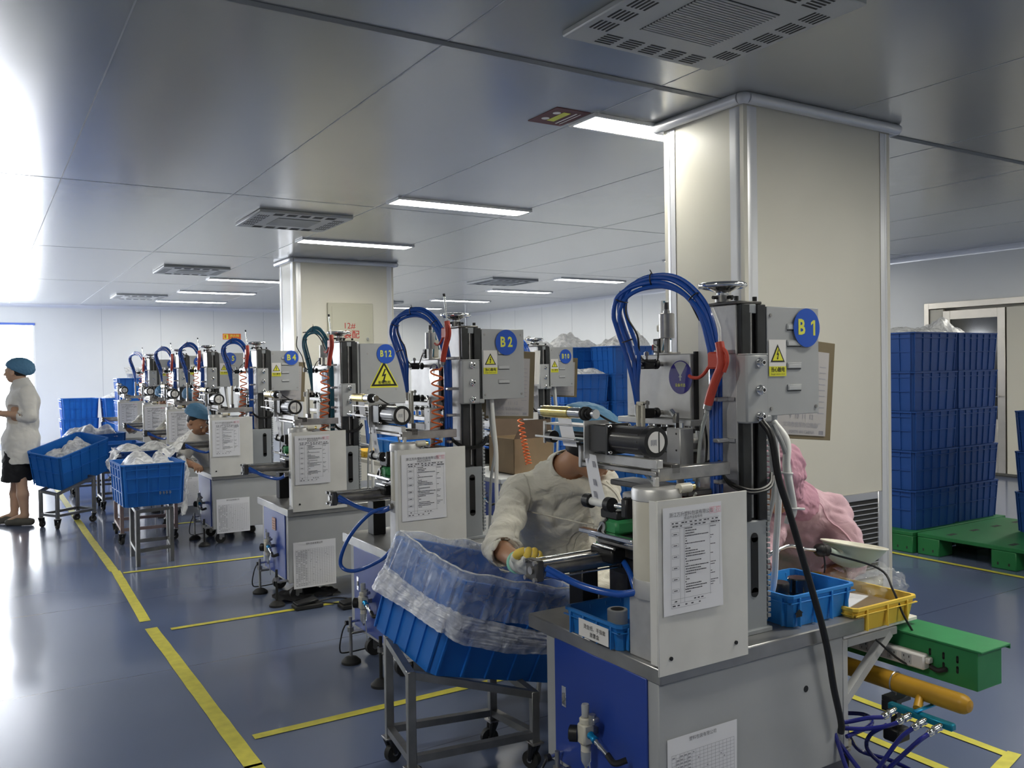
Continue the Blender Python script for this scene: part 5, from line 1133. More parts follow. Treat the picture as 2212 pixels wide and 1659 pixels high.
b = MB(); b.box((2.735, 3.0, .0), (2.775, 3.04, .335), 'rail', .002); b.build('support_post', t, base=c)
t = thing('air_manifold', 'blue anodised air manifold with chrome couplings on the mustard pipe', 'manifold', (2.68, 1.75, .31)); c = t.location
b = MB(); b.box((2.662, 1.625, .298), (2.688, 1.86, .322), 'tealblock', .004); b.cyl((2.688, 1.765, .31), (2.72, 1.775, .33), .013, 'gold', n=12); b.box((2.65, 1.74, .325), (2.76, 1.755, .332), 'cyan', .002); b.build('manifold_bar', t, base=c)
for k in range(4):
    b = MB(); y = 1.66+k*.055; d = Vector((-1, .15, -.25)); b.lathe([(.009, 0), (.012, .004), (.012, .014), (.009, .016), (.013, .02), (.013, .034), (.008, .038), (.011, .046), (.011, .06), (.006, .066)], 'chrome', (2.662, y, .308), d, 14); b.build('coupling', t, base=c)
b = MB(); e = [Vector((2.60, 1.66+k*.055+.009, .292)) for k in range(4)]
b.tube([e[0], (2.56, 1.69, .26), (2.55, 1.80, .12), (2.60, 1.86, .03), (2.72, 1.90, .014), (2.83, 1.86, .02), (2.86, 1.98, .02), (2.78, 2.06, .05), (2.66, 2.02, .16), (2.54, 1.97, .24), (2.47, 1.95, .27)], .0075, 'hosedark', n=8)
b.tube([e[1], (2.56, 1.75, .25), (2.50, 1.82, .10), (2.53, 1.90, .02), (2.66, 1.96, .014), (2.78, 1.93, .014), (2.80, 1.80, .02), (2.66, 1.72, .012), (2.53, 1.76, .05), (2.50, 1.88, .15), (2.46, 1.95, .26)], .0075, 'hosedark', n=8)
b.tube([e[2], (2.57, 1.80, .28), (2.52, 1.85, .265), (2.47, 1.90, .262)], .0075, 'hosedark', n=8); b.tube([e[3], (2.56, 1.86, .29), (2.51, 1.90, .275), (2.47, 1.93, .27)], .0075, 'hosedark', n=8)
b.tube([(2.46, 1.93, .25), (2.50, 2.05, .22), (2.66, 2.10, .20), (2.70, 1.98, .23), (2.60, 1.88, .25), (2.47, 1.88, .24)], .0075, 'hosedark', n=8)
b.tube([(2.46, 1.92, .24), (2.47, 1.86, .10), (2.52, 1.80, .02), (2.66, 1.78, .012), (2.74, 1.86, .02), (2.70, 1.96, .10), (2.62, 1.90, .20), (2.60, 1.82, .27)], .0075, 'hosedark', n=8)
tag(b.build('coiled_air_hose'), 'dark blue air hoses coiled loosely on the floor beside machine B1', 'hose')
# loose blue hose on B2 (arching out past the table edge)
for nm in ('B2',):
    o = machines[nm].location-T; b = MB(); b.tube([Vector(p)+o for p in ((1.70, 2.02, .835), (1.62, 2.10, .80), (1.53, 2.16, .68), (1.50, 2.20, .55), (1.55, 2.14, .52), (1.64, 2.02, .585), (1.68, 1.98, .64))], .0095, 'hose', n=9)
    tag(b.build('loose_air_hose'), 'blue air hose looping out past the table edge of machine B2', 'hose')
for k, (x, y) in enumerate(((2.0, 5.2), (1.75, 5.35))):
    t = thing('foot_pedal', ('black foot pedal lying under machine B12', 'small black foot switch by the foot of machine B12')[k], 'foot pedal', (x, y, 0)); b = MB(); b.box((x-.09, y-.05, 0), (x+.09, y+.05, .03), 'rubber', .008); b.build('pedal_base', t, base=t.location)
    b = MB(); b.box((x-.08, y-.045, .035), (x+.06, y+.045, .05), 'black', .006, R=Matrix.Rotation(-.12, 3, 'Y')); b.build('treadle', t, base=t.location)
    b = MB(); b.tube([(x+.09, y, .02), (x+.2, y-.05, .01), (x+.28, y+.02, .01), (x+.2, y+.1, .01), (x+.1, y+.08, .01)], .005, 'black', n=6); b.build('cord', t, base=t.location)
b = MB()
def clothfn(u, v): n = noise.noise(Vector((u*5, v*4, 7))); return Vector((1.62+.42*u+.03*n, 5.52+.22*v+.05*noise.noise(Vector((u*3, v, 1))), .012+.05*abs(n)+.03*math.sin(u*PI)*math.sin(v*PI)))
film(b, clothfn, 24, 14, 'darkcloth'); tag(b.build('dark_cloth', smooth=3), 'dark rag on the floor under the levelling foot of B12', 'cloth')
# ================================================================ workbench clutter behind the row
def bench(x0, y0, x1, y1, z, label, m='greylight'):
    t = thing('workbench', label, 'workbench', ((x0+x1)/2, (y0+y1)/2, 0)); c = t.location
    b = MB(); b.box((x0, y0, z-.03), (x1, y1, z), m, .003); b.build('tabletop', t, base=c)
    for x in (x0+.02, x1-.05):
        for y in (y0+.02, y1-.05): b = MB(); b.box((x, y, 0), (x+.03, y+.03, z-.03), 'grey', .002); b.build('leg', t, base=c)
    return t
bench(2.72, 4.55, 3.35, 5.25, .82, 'grey workbench carrying the open cardboard box')
t = thing('cardboard_box', 'open brown cardboard box with raised flaps behind the white-coated worker', 'box', (3.0, 4.85, .82)); c = t.location
b = MB(); x0, y0, x1, y1, z0, z1 = 2.90, 4.68, 3.20, 5.0, .82, 1.05
for a in (((x0, y0, z0), (x1, y0+.005, z1)), ((x0, y1-.005, z0), (x1, y1, z1)), ((x0, y0, z0), (x0+.005, y1, z1)), ((x1-.005, y0, z0), (x1, y1, z1)), ((x0, y0, z0), (x1, y1, z0+.005))): b.box(*a, 'cardboard', 0)
b.build('carton', t, base=c); b = MB(); b.add([(x0, y1, z1), (x1, y1, z1), (x1-.02, y1+.02, z1+.14), (x0+.05, y1+.02, z1+.14)], [(0, 1, 2, 3)], 'cardboarddark'); b.build('flap', t, base=c)
b = MB(); b.add([(x0, y0, z1), (x1, y0, z1), (x1-.03, y0-.01, z1+.12), (x0+.06, y0-.01, z1+.12)], [(0, 1, 2, 3)], 'cardboarddark'); b.build('flap', t, base=c)
b = MB(); pts = []
for i in range(150): a = i/12*2*PI; k = i/150; pts.append((2.90+.018*math.cos(a)+.06*k, 4.60+.02*math.sin(a), 1.19-.30*(k**.8)))
b.tube(pts, .004, 'orange', n=6, k=1, sm=False); tag(b.build('coiled_hose'), 'coiled orange hose in front of the open cardboard box', 'hose')
def conveyor(x0, y0, x1, y1, z, label):
    t = thing('belt_conveyor', label, 'conveyor', ((x0+x1)/2, (y0+y1)/2, 0)); c = t.location
    b = MB(); b.box((x0, y0, z-.10), (x1, y1, z), 'black', .006); b.box((x0+.02, y0+.02, z), (x1-.02, y1-.02, z+.006), 'rail', .001); b.build('bed', t, base=c)
    for x, y in ((x0+.04, y0+.05), (x1-.08, y0+.05), (x0+.04, y1-.09), (x1-.08, y1-.09)): b = MB(); b.box((x, y, 0), (x+.04, y+.04, z-.10), 'black', .003); b.build('leg', t, base=c)
    b = MB()
    b.cyl((x0-.06, y0+.1, z+.03), (x0-.06, y1-.1, z+.03), .011, 'chrome')
    b.build('guide_rail', t, base=c)
    b = MB(); b.box((x0-.08, y0+.2, z-.03), (x0, y0+.24, z+.03), 'steel', .003); b.box((x0-.08, y1-.24, z-.03), (x0, y1-.2, z+.03), 'steel', .003); b.build('rail_bracket', t, base=c)
conveyor(3.05, 6.2, 3.55, 9.6, .80, 'black belt conveyor running behind machines B12 and B4')
conveyor(2.95, 2.95, 3.3, 4.35, .74, 'short black conveyor behind the white-coated worker')
tray(2.62, 4.0, 2.9, 4.4, .60, .12, 'tray', 'blue tray on the trolley right behind machine B2'.replace('right ', ''))
trolley([(2.63, 4.02), (2.89, 4.02), (2.89, 4.38), (2.63, 4.38)], [.585]*4, 'small trolley with a blue tray behind machine B2')
tray(2.7, 6.0, 3.0, 6.5, .80, .16, 'tray', 'bright blue tray on the bench seen between B4 and B12')
bench(2.6, 5.95, 3.02, 6.9, .80, 'pale bench behind machine B12 with blue and yellow trays', 'cream')
tray(2.65, 6.55, 2.98, 6.85, .80, .05, 'yellowtray', 'flat yellow tray on the pale bench behind B12')
b = MB(); b.box((2.5, 5.2, .628), (2.75, 5.7, .632), 'green', 0, R=Matrix.Rotation(.5, 3, 'Z')); 
crate((.55, .42, .30), pose((3.3, 6.6, .81)), 'blue crate riding on the conveyor seen between B12 and B2', m='crate', nx=5)
crate((.55, .42, .30), pose((3.3, 7.3, .81)), 'second blue crate on the conveyor behind machine B12', m='crate', nx=5)
crate((.55, .42, .30), pose((3.12, 3.6, .75)), 'blue crate on the short conveyor behind the white-coated worker', nx=5)
# ================================================================ people: continuous surfaces grown from joint chains
class Field:
    def __init__(s, lo, hi, h):
        s.lo = np.array(lo, float); s.h = h; s.n = np.ceil((np.array(hi)-s.lo)/h).astype(int)+1; s.F = np.full(s.n, .08, np.float32)
        s.ax = [s.lo[i]+h*np.arange(s.n[i]) for i in range(3)]
    def win(s, lo, hi, pad):
        a = np.clip(((np.array(lo)-pad-s.lo)/s.h).astype(int), 0, s.n-1); b = np.clip(((np.array(hi)+pad-s.lo)/s.h).astype(int)+2, 1, s.n)
        sl = tuple(slice(int(a[i]), int(b[i])) for i in range(3)); g = np.meshgrid(*[s.ax[i][sl[i]] for i in range(3)], indexing='ij'); return sl, np.stack(g, -1)
    def put(s, sl, d, k, sub=False):
        A = s.F[sl]; d = d.astype(np.float32)
        if sub: s.F[sl] = np.maximum(A, -d); return
        if k > 0: hh = np.clip(.5+.5*(A-d)/k, 0, 1); s.F[sl] = A*(1-hh)+d*hh-k*hh*(1-hh)
        else: s.F[sl] = np.minimum(A, d)
    def cone(s, a, b, ra, rb, k=.02, sub=False):
        a = np.array(a, float); b = np.array(b, float); r = max(ra, rb); sl, P = s.win(np.minimum(a, b)-r, np.maximum(a, b)+r, .04)
        ab = b-a; L = ab@ab+1e-9; t = np.clip(((P-a)@ab)/L, 0, 1); d = np.linalg.norm(P-a-t[..., None]*ab, axis=-1)-(ra+(rb-ra)*t); s.put(sl, d, k, sub); return s
    def ell(s, c, R, rad, k=.02, sub=False):     # R rows = axes
        c = np.array(c, float); rad = np.array(rad, float); m = rad.max(); sl, P = s.win(c-m, c+m, .04); q = (P-c)@np.array(R).T
        l = np.linalg.norm(q/rad, axis=-1); g = np.linalg.norm(q/rad**2, axis=-1)+1e-9; s.put(sl, l*(l-1)/g, k, sub); return s
    def chain(s, pts, rad, k=.02):
        for i in range(len(pts)-1): s.cone(pts[i], pts[i+1], rad[i], rad[i+1], k)
        return s
    def wrinkle(s, amp, sc, seed=0, zamp=1.):
        P = np.stack(np.meshgrid(*s.ax, indexing='ij'), -1).astype(np.float32)*sc; x, y, z = P[..., 0]+seed, P[..., 1]+seed*.7, P[..., 2]
        w = np.sin(x*1.1+1.7*np.sin(z*.8+seed))*np.sin(y*1.3+1.5*np.sin(z*.6+x*.5))+.6*np.sin(2.1*z+2.2*np.sin(x*1.3+y)+seed)*zamp+.35*np.sin(3.7*z+3*np.sin(y*1.9)+2*x)+.3*np.sin(4.3*x+2*np.sin(z*2.1)+1.7*y)
        w = 1-np.abs(w)*.9; s.F += (amp*w).astype(np.float32); return s
    def cut(s, p, n):          # keep the side n points away from
        P = np.stack(np.meshgrid(*s.ax, indexing='ij'), -1); s.F = np.maximum(s.F, ((P-np.array(p))@np.array(n)).astype(np.float32)); return s
    def mesh(s):
        F = s.F; S_ = F < 0; n = F.shape; acc = np.zeros((n[0]-1, n[1]-1, n[2]-1, 3), np.float32); cnt = np.zeros(acc.shape[:3], np.float32); quads = []
        idx = [np.arange(k) for k in n]
        for ax in range(3):
            a = [slice(None)]*3; b = [slice(None)]*3; a[ax] = slice(0, -1); b[ax] = slice(1, None)
            fa, fb = F[tuple(a)], F[tuple(b)]; cr = S_[tuple(a)] != S_[tuple(b)]; I = np.argwhere(cr); f0 = fa[cr]; f1 = fb[cr]; t = f0/(f0-f1)
            pos = I.astype(np.float32); pos[:, ax] += t; o = [k for k in range(3) if k != ax]
            for d0 in (0, 1):
                for d1 in (0, 1):
                    J = I.copy(); J[:, o[0]] -= d0; J[:, o[1]] -= d1; ok = np.all((J >= 0) & (J < np.array(acc.shape[:3])), axis=1); J = J[ok]
                    np.add.at(acc, tuple(J.T), pos[ok]); np.add.at(cnt, tuple(J.T), 1)
            ok = (I[:, o[0]] > 0) & (I[:, o[1]] > 0) & (I[:, o[0]] < n[o[0]]-1) & (I[:, o[1]] < n[o[1]]-1); quads.append((ax, o, I[ok], (f0 < 0)[ok]))
        m = cnt > 0; vid = np.full(cnt.shape, -1); vid[m] = np.arange(m.sum()); V = acc[m]/cnt[m][:, None]*s.h+s.lo; Fs = []
        for ax, o, I, neg in quads:
            c = []
            for d0, d1 in ((0, 0), (1, 0), (1, 1), (0, 1)): J = I.copy(); J[:, o[0]] -= d0; J[:, o[1]] -= d1; c.append(vid[tuple(J.T)])
            q = np.stack(c, 1); flip = neg if ax != 1 else ~neg; q[~flip] = q[~flip][:, ::-1]; Fs.append(q[:, ::1])
        return V, np.concatenate(Fs)
    def build(s, name, m, parent, base, smooth_it=1, mats=None):
        V, Q = s.mesh(); Q = Q[:, ::-1]
        for _ in range(smooth_it):          # light Laplacian smoothing
            A = np.zeros_like(V); c = np.zeros(len(V))
            for i in range(4): a, b_ = Q[:, i], Q[:, (i+1) % 4]; np.add.at(A, a, V[b_]); np.add.at(A, b_, V[a]); np.add.at(c, a, 1); np.add.at(c, b_, 1)
            V = V*.4+.6*A/np.maximum(c, 1)[:, None]
        me = bpy.data.meshes.new(name); me.vertices.add(len(V)); me.vertices.foreach_set('co', (V-np.array(base)).astype(np.float32).ravel()); me.loops.add(Q.size); me.loops.foreach_set('vertex_index', Q.ravel().astype(np.int32)); me.polygons.add(len(Q)); me.polygons.foreach_set('loop_start', np.arange(len(Q), dtype=np.int32)*4); me.polygons.foreach_set('use_smooth', [True]*len(Q)); me.materials.append(M[m]); me.update(calc_edges=True); me.validate()
        o = bpy.data.objects.new(name, me); COL.objects.link(o); o.parent = parent; return o
def nv(v): v = np.array(v, float); return v/np.linalg.norm(v)
def frame(f, up=(0, 0, 1)): f = nv(f); r = nv(np.cross(f, up)); u = np.cross(r, f); return f, u, r
def head_sdf(F, c, f, u, r, s=1., gr=0.):
    R = [r, f, u]; P = lambda a, b, d: np.array(c)+(r*a+f*b+u*d)*s
    F.ell(P(0, -.012, .02), R, np.array([.078, .098, .098])*s+gr, .01)
    F.ell(P(0, .028, -.045), R, np.array([.062, .062, .070])*s+gr, .03)
    F.ell(P(0, .052, -.088), R, np.array([.026, .022, .020])*s+gr, .025)      # chin
    F.cone(P(0, .088, .0), P(0, .112, -.036), .008*s, .014*s, .012)          # nose
    F.ell(P(0, .110, -.040), R, np.array([.017, .010, .009])*s, .01)
    for k in (-1, 1):
        F.ell(P(k*.032, .078, .012), R, np.array([.024, .014, .008])*s, .012)   # brow
        F.ell(P(k*.036, .068, -.028), R, np.array([.024, .022, .022])*s, .02)    # cheek
        F.ell(P(k*.080, -.008, -.018), [r, f, u], np.array([.010, .020, .032])*s, .006); F.ell(P(k*.089, .0, -.014), [r, f, u], np.array([.006, .010, .018])*s, 0, True)
        F.ell(P(k*.030, .094, -.003), R, np.array([.015, .008, .008])*s, 0, True)
    F.ell(P(0, .092, -.060), R, np.array([.024, .010, .0055])*s, .005); F.ell(P(0, .090, -.070), R, np.array([.020, .010, .007])*s, .005)
    F.ell(P(0, .103, -.0645), R, np.array([.022, .006, .0015])*s, 0, True)
def hand_pts(w, d, n, side, curl=.6, s=1., spread=.12):
    """fingers as joint chains from the wrist w, pointing along d, palm facing n; side +1 puts the thumb toward d x n"""
    d = nv(d); n = nv(np.array(n)-d*np.dot(n, d)); a = np.cross(d, n)*side; w = np.array(w); out = []
    for k, (off, L) in enumerate(((.030, .072), (.010, .080), (-.010, .075), (-.029, .060))):
        p = w+(d*.088+a*off)*s; ang = 0; pts = [w+(d*.045+a*off*.7)*s, p]; dd = nv(d+a*off*spread*8)
        for j, fr in enumerate((.44, .32, .24)):
            ang += curl*(.75+.25*j+.06*k); v = dd*math.cos(ang)+n*math.sin(ang); p = p+v*L*fr*s; pts.append(p)
        out.append((pts, [.011*s, .0100*s, .0092*s, .0085*s, .0072*s]))
    p0 = w+(d*.025+a*.022)*s; p1 = w+(d*.055+a*.050+n*.012)*s; p2 = w+(d*.082+a*.052+n*.03)*s; p3 = w+(d*.100+a*.042+n*.044)*s
    out.append(([p0, p1, p2, p3], [.017*s, .0125*s, .0105*s, .0085*s])); return out, (w+d*.052*s, [a, d, n])
def hand_sdf(F, w, d, n, side, curl=.6, s=1., gr=0.):
    ch, (pc, R) = hand_pts(w, d, n, side, curl, s); F.ell(pc, R, np.array([.041, .050, .017])*s+gr, .012)
    for pts, rd in ch: F.chain(pts, [q+gr for q in rd], .006)
    F.cone(w, pc, .025*s+gr, .026*s+gr, .015); return ch
def person(label, J, face, up=(0, 0, 1), sc=1.0, coat='coat', cap='cap', skin='skin', hands=None, sleeve=.62, legs='seated', hair=True, h=.006, hem=None, seed=1, hood=False, extra=None, bust=0, cuffr=.05, colr=True, group=None, capc=(0, -.03, .045), capr=(.105, .135, .10), capcut=(.055, .0, .3)):
    J = {k: np.array(v, float) for k, v in J.items()}; base = (J['pelvis'][0], J['pelvis'][1], 0)
    t = thing('person', label, 'person', base, 0, group); f, u, r = frame(face, up)
    allp = np.array(list(J.values())); lo = allp.min(0)-.22; hi = allp.max(0)+.22; lo[2] = max(lo[2], -.01)
    F = Field(lo, hi, h); hd = J['head']
    F.chain([J['pelvis'], J['waist'], J['chest'], J['neck']], [.11, .11, .12, .062], .04)
    for k in 'lr':
        F.chain([J['chest']*.3+J['neck']*.7, J[k+'sh']], [.07, .05], .04); F.chain([J[k+'sh'], J[k+'elb']], [.045, .038], .02); F.chain([J[k+'elb'], J[k+'wri']], [.043*sc, .028*sc], .015)
        F.chain([J['pelvis'], J[k+'hip']], [.10, .085], .04); F.chain([J[k+'hip'], J[k+'kne']], [.082, .052], .03); F.chain([J[k+'kne'], J[k+'kne']*.6+J[k+'ank']*.4, J[k+'ank']], [.050, .054, .034], .02)
        tf = J.get(k+'toe', J[k+'ank']+np.array([0, -.15, -.04])); F.chain([J[k+'ank'], tf], [.035, .028], .02)
        F.cone(J[k+'wri'], J[k+'wri']+1e-3, .027, .027, .01)
    nk = hd-u*.055*sc-f*.035*sc; F.chain([J['neck'], nk], [.058*sc, .054*sc], .02)
    head_sdf(F, hd, f, u, r, sc); chains = {}
    for k in 'lr':
        d, n, curl = hands[k]; chains[k] = hand_sdf(F, J[k+'wri'], d, n, -1 if k == 'l' else 1, curl, sc)
    body = F.build('body', skin, t, base, 1)
    # eyes
    for k in (-1, 1):
        e = hd+(r*k*.030+f*.086-u*.003)*sc; b = MB(); b.lathe([(0, -.010), (.007, -.007), (.010, 0), (.007, .007), (0, .010)], 'label', e, f, 12); b.disc(e+f*.0085, f, .004, .0015, 'black', 12); b.build('eye', t, base=base)
    # coat
    G = Field(lo-.03, hi+.03, h); bw = .055
    px_ = r if legs == 'stand' else r
    sx = nv(J['rsh']-J['lsh'])
    for a in (-1, 0, 1):
        o = sx*bw*a*1.3; G.chain([J['pelvis']+o, J['waist']+o, J['chest']+o], [.135, .13-.012*abs(a), .13], .05)
        G.chain([J['chest']+o, J['neck']*.72+J['chest']*.28+o*.5], [.13, .085], .05)
    G.chain([J['chest']*.4+J['neck']*.6, J['neck']+(nk-J['neck'])*.1], [.09, .072], .03)
    for k in 'lr':
        sh, el, wr = J[k+'sh'], J[k+'elb'], J[k+'wri']; ce = el+(wr-el)*sleeve
        G.chain([J['neck']*.75+J['chest']*.25, sh], [.085, .075], .05); G.chain([sh, sh*.5+el*.5, el], [.078, .070, .066], .03); G.chain([el, ce], [.066, cuffr+.006], .02)
        q = nv(wr-el); G.cone(ce-q*.02, ce, cuffr+.012, cuffr+.010, .006)
    if hem is not None:
        for a in (-1, 0, 1):
            for bb in (-1, 1): o = sx*bw*a*1.3+f*.03*bb; G.chain([J['pelvis']+o, np.array([J['pelvis'][0], J['pelvis'][1], hem])+o], [.13, .14], .05)
        G.cut((0, 0, hem), (0, 0, -1))
    else:
        for k in 'lr': G.chain([J['pelvis'], J[k+'hip'], J[k+'hip']*.35+J[k+'kne']*.65], [.14, .125, .105], .05)
    for k in 'lr':
        el, wr = J[k+'elb'], J[k+'wri']; q = nv(wr-el); ce = el+(wr-el)*sleeve
        sl, P = G.win(ce-.09, ce+q*.12+.09, .0); tt = (P-ce)@q; dd = np.linalg.norm(P-ce-tt[..., None]*q, axis=-1); ok = (tt > 0) & (dd < .09) & (tt < .2); A = G.F[sl]; A[ok] = np.maximum(A[ok], tt[ok]); G.F[sl] = A
        G.cone(ce-q*.05, ce+q*.03, cuffr-.008, cuffr-.006, 0, True)
    wk_ = .6 if legs == 'stand' else 1
    G.wrinkle(.0095*wk_, 12 if legs != 'stand' else 9, seed); G.wrinkle(.0045*wk_, 27 if legs != 'stand' else 20, seed+2); G.wrinkle(.0018 if legs != 'stand' else 0, 60, seed+3)
    G.cone(J['neck']+(nk-J['neck'])*.15, hd-u*.02, .066*sc, .075*sc, 0, True)
    ct = G.build('coat', coat, t, base, 1)
    if colr:
        b = MB(); ax_ = nv(nk-J['neck']); x_, y_, _ = basis(ax_); c0 = Vector(J['neck']+ax_*.0); vs = []; fs = []; N = 40
        fdir = Vector(f-ax_*np.dot(f, ax_)).normalized(); rdir = Vector(ax_).cross(fdir)
        for j in range(5):
            for i in range(N):
                a = 2*PI*i/N; ca = math.cos(a); rr = .078-.004*j/4+.006*max(0, ca)+(.004*math.sin(a*3+j)); hh = -.02+.07*j/4-(.055*max(0, ca)**3); vs.append(c0+Vector(ax_)*hh+(fdir*ca+rdir*math.sin(a))*rr)
        for j in range(4):
            for i in range(N): i2 = (i+1) % N; fs.append((j*N+i, j*N+i2, (j+1)*N+i2, (j+1)*N+i))
        b.add(vs, fs, coat); cl = b.build('collar', t, base=base, smooth=3); md = cl.modifiers.new('s', 'SOLIDIFY'); md.thickness = .005
    if legs == 'seated':
        L_ = Field(lo, hi, .008)
        for k in 'lr': L_.chain([J['pelvis'], J[k+'hip'], J[k+'kne'], J[k+'kne']*.1+J[k+'ank']*.9], [.12, .098, .07, .055], .04)
        L_.wrinkle(.005, 18, seed+5); L_.build('trousers', 'trousers', t, base, 1)
        # stool
        pc = J['pelvis']; s_ = thing('stool', 'low round stool under the '+label.replace('person ', 'person ')[:60], 'stool', (pc[0], pc[1], 0), 0, 'work stools'); zz = float(pc[2]-.13); b = MB(); b.lathe([(.16, zz-.04), (.165, zz-.02), (.15, zz), (0, zz)], 'black', (pc[0], pc[1], 0)); b.build('seat', s_, base=s_.location)
        for a in range(4): an = a*PI/2+.5; b = MB(); b.tube([(pc[0]+.1*math.cos(an), pc[1]+.1*math.sin(an), zz-.04), (pc[0]+.17*math.cos(an), pc[1]+.17*math.sin(an), 0)], .011, 'steel', sm=False); b.build('leg', s_, base=s_.location)
    for k in 'lr':
        an = J[k+'ank']; tf = J.get(k+'toe', an+np.array([0, -.15, -.04])); S2 = Field(np.minimum(an, tf)-.1, np.maximum(an, tf)+.1, .006); dv = nv((tf-an)*np.array([1, 1, 0])); g0 = np.array([an[0], an[1], .04])
        S2.chain([g0-dv*.045, g0+dv*.06, g0+dv*.165-np.array([0, 0, .010])], [.047, .047, .036], .02); S2.cut((0, 0, .002), (0, 0, -1)); S2.cut((an[0]-dv[0]*.03, an[1]-dv[1]*.03, .072), (dv[0]*-.25, dv[1]*-.25, 1)); S2.build('shoe', 'shoe', t, base, 1)
    # hair and cap
    if hair:
        Hh = Field(hd-.17, hd+.17, .006); Hh.ell(hd+(-f*.018+u*.022)*sc, [r, f, u], np.array([.084, .100, .100])*sc, .01); Hh.ell(hd+(-f*.060-u*.02)*sc, [r, f, u], np.array([.062, .040, .050])*sc, .02); Hh.cut(hd+f*.012*sc+u*.02, f*.9-u*.6); Hh.cut(hd-u*.05, -u); Hh.wrinkle(.0015, 120, 3); Hh.build('hair', 'hair', t, base, 1)
    cc = hd+(f*capc[1]+u*capc[2]+r*capc[0])*sc
    K = Field(cc-.22, cc+.22, .005); K.ell(cc, [r, f, u], np.array(capr)*sc, .01)
    if extra: extra(K, hd, f, u, r)
    if hood: 
        K.ell(hd-(f*.03+u*.05)*sc, [r, f, u], np.array([.10, .10, .12])*sc, .05); K.ell(J['neck'], [r, f, u], np.array([.11, .11, .08]), .05); K.ell(hd+(f*.12-u*.03)*sc, [r, f, u], np.array([.062, .09, .085])*sc, 0, True)
    else:
        n_ = nv(f*capcut[2]*1.0-u); K.cut(hd+u*capcut[0]*sc+f*.03*sc*0, n_)
    K.wrinkle(.003 if not hood else .009, 50 if not hood else 24, seed); K.wrinkle(.0014 if not hood else .003, 110 if not hood else 60, seed+1); K.build('hood' if hood else 'hair_net', cap, t, base, 1)
    return t, J, chains, base
w1 = dict(pelvis=(2.26, 3.32, .50), waist=(2.23, 3.27, .66), chest=(2.14, 3.14, .88), neck=(2.12, 3.02, 1.07), head=(2.145, 2.855, 1.165), rsh=(1.95, 3.12, .97), relb=(1.72, 2.90, .80), rwri=(1.635, 2.60, .80), lsh=(2.23, 2.90, 1.0), lelb=(2.12, 2.70, .85), lwri=(1.985, 2.44, .95),
    lhip=(2.36, 3.26, .48), rhip=(2.16, 3.30, .48), lkne=(2.42, 2.86, .50), rkne=(2.19, 2.90, .50), lank=(2.42, 2.78, .10), rank=(2.20, 2.80, .10))
del_ = None
t, J, ch, bs = person('person in white coat and blue hair net leaning over machine B1', w1, (.78, -.42, -.42), (.25, -.2, 1), 1.0, hands=dict(r=((-.25, -.95, .12), (.45, 0, .9), .75), l=((-.3, -.85, .1), (-.7, .1, -.5), .7)), coat='coat', seed=2, sleeve=.45, cuffr=.058, capr=(.125, .155, .115), capc=(0, -.035, .065), capcut=(.03, 0, .25))
w1t = t
# glove on the worker's near hand
g = Field(J['rwri']-.16, J['rwri']+.16, .004); hand_sdf(g, J['rwri'], (-.25, -.95, .12), (.45, 0, .9), 1, .75, 1.0, .0035); g.cone(J['rwri'], J['rwri']+np.array([.012, .045, -.0])*1, .034, .036, .01); g.wrinkle(.0012, 90, 4); g.build('glove', 'glove', t, bs, 1)
b = MB(); b.torus(J['rwri']+np.array([.010, .045, 0]), (.2, .95, -.05), .036, .006, 'glovegreen', 32, 8); b.build('glove_cuff', t, base=bs)
for pts, rd in ch['r']:
    b = MB(); b.tube([Vector(pts[-2]*.5+pts[-3]*.5), Vector(pts[-2]), Vector(pts[-1])], (rd[-2]+.006, rd[-1]+.006), 'gloveyellow', n=12, k=4); b.lathe([(rd[-1]+.0055, 0), (rd[-1]*.8+.004, .006), (0, .010)], 'gloveyellow', Vector(pts[-1]), Vector(pts[-1]-pts[-2]), 12); b.build('finger_tip', t, base=bs)
b = MB(); hc = Vector(J['rwri']+np.array([-.002, -.075, .035])); b.lathe([(0, -.015), (.024, -.014), (.026, .01), (.022, .018), (0, .019)], 'cardboarddark', hc, (.5, -.3, .6), 24); tag(b.build('brown_cap'), 'small dark brown cap held in the gloved hand by B1', 'cap')
b = MB(); z = [(2.03, 3.0), (2.06, 2.985)]
# coat front placket and pocket lines
# pink worker
pk = dict(pelvis=(3.22, 2.66, .46), waist=(3.19, 2.62, .60), chest=(3.08, 2.56, .79), neck=(2.93, 2.48, .925), head=(2.765, 2.43, 1.015), lsh=(3.13, 2.44, .865), lelb=(3.07, 2.30, .68), lwri=(2.80, 2.24, .64), rsh=(2.88, 2.52, .89), relb=(2.66, 2.44, .70), rwri=(2.52, 2.30, .70),
    lhip=(3.22, 2.56, .44), rhip=(3.12, 2.74, .44), lkne=(3.02, 2.52, .46), rkne=(3.0, 2.72, .46), lank=(3.04, 2.55, .10), rank=(3.02, 2.74, .10), ltoe=(3.0, 2.44, .05), rtoe=(3.0, 2.62, .05))
def bunch(K, hd, f, u, r): K.ell(hd-f*.085+u*.06-r*.02, [r, f, u], (.075, .075, .07), .03); K.ell(hd-f*.12-u*.02-r*.05, [r, f, u], (.035, .04, .05), .01); K.ell(hd-f*.13+u*.0-r*.055, [r, f, u], (.012, .03, .028), 0, True)
person('person in pink coat and pink hood bending over the table', pk, (-.75, -.35, -.62), (-.35, -.2, 1), 1.0, hands=dict(r=((-.8, -.5, .1), (0, .2, -1), .5), l=((-.95, -.3, .05), (0, .1, -1), .5)), coat='coatpink', cap='cappink', hood=True, seed=6, sleeve=.8, extra=bunch, capr=(.108, .125, .11), colr=False, hair=False, h=.007)
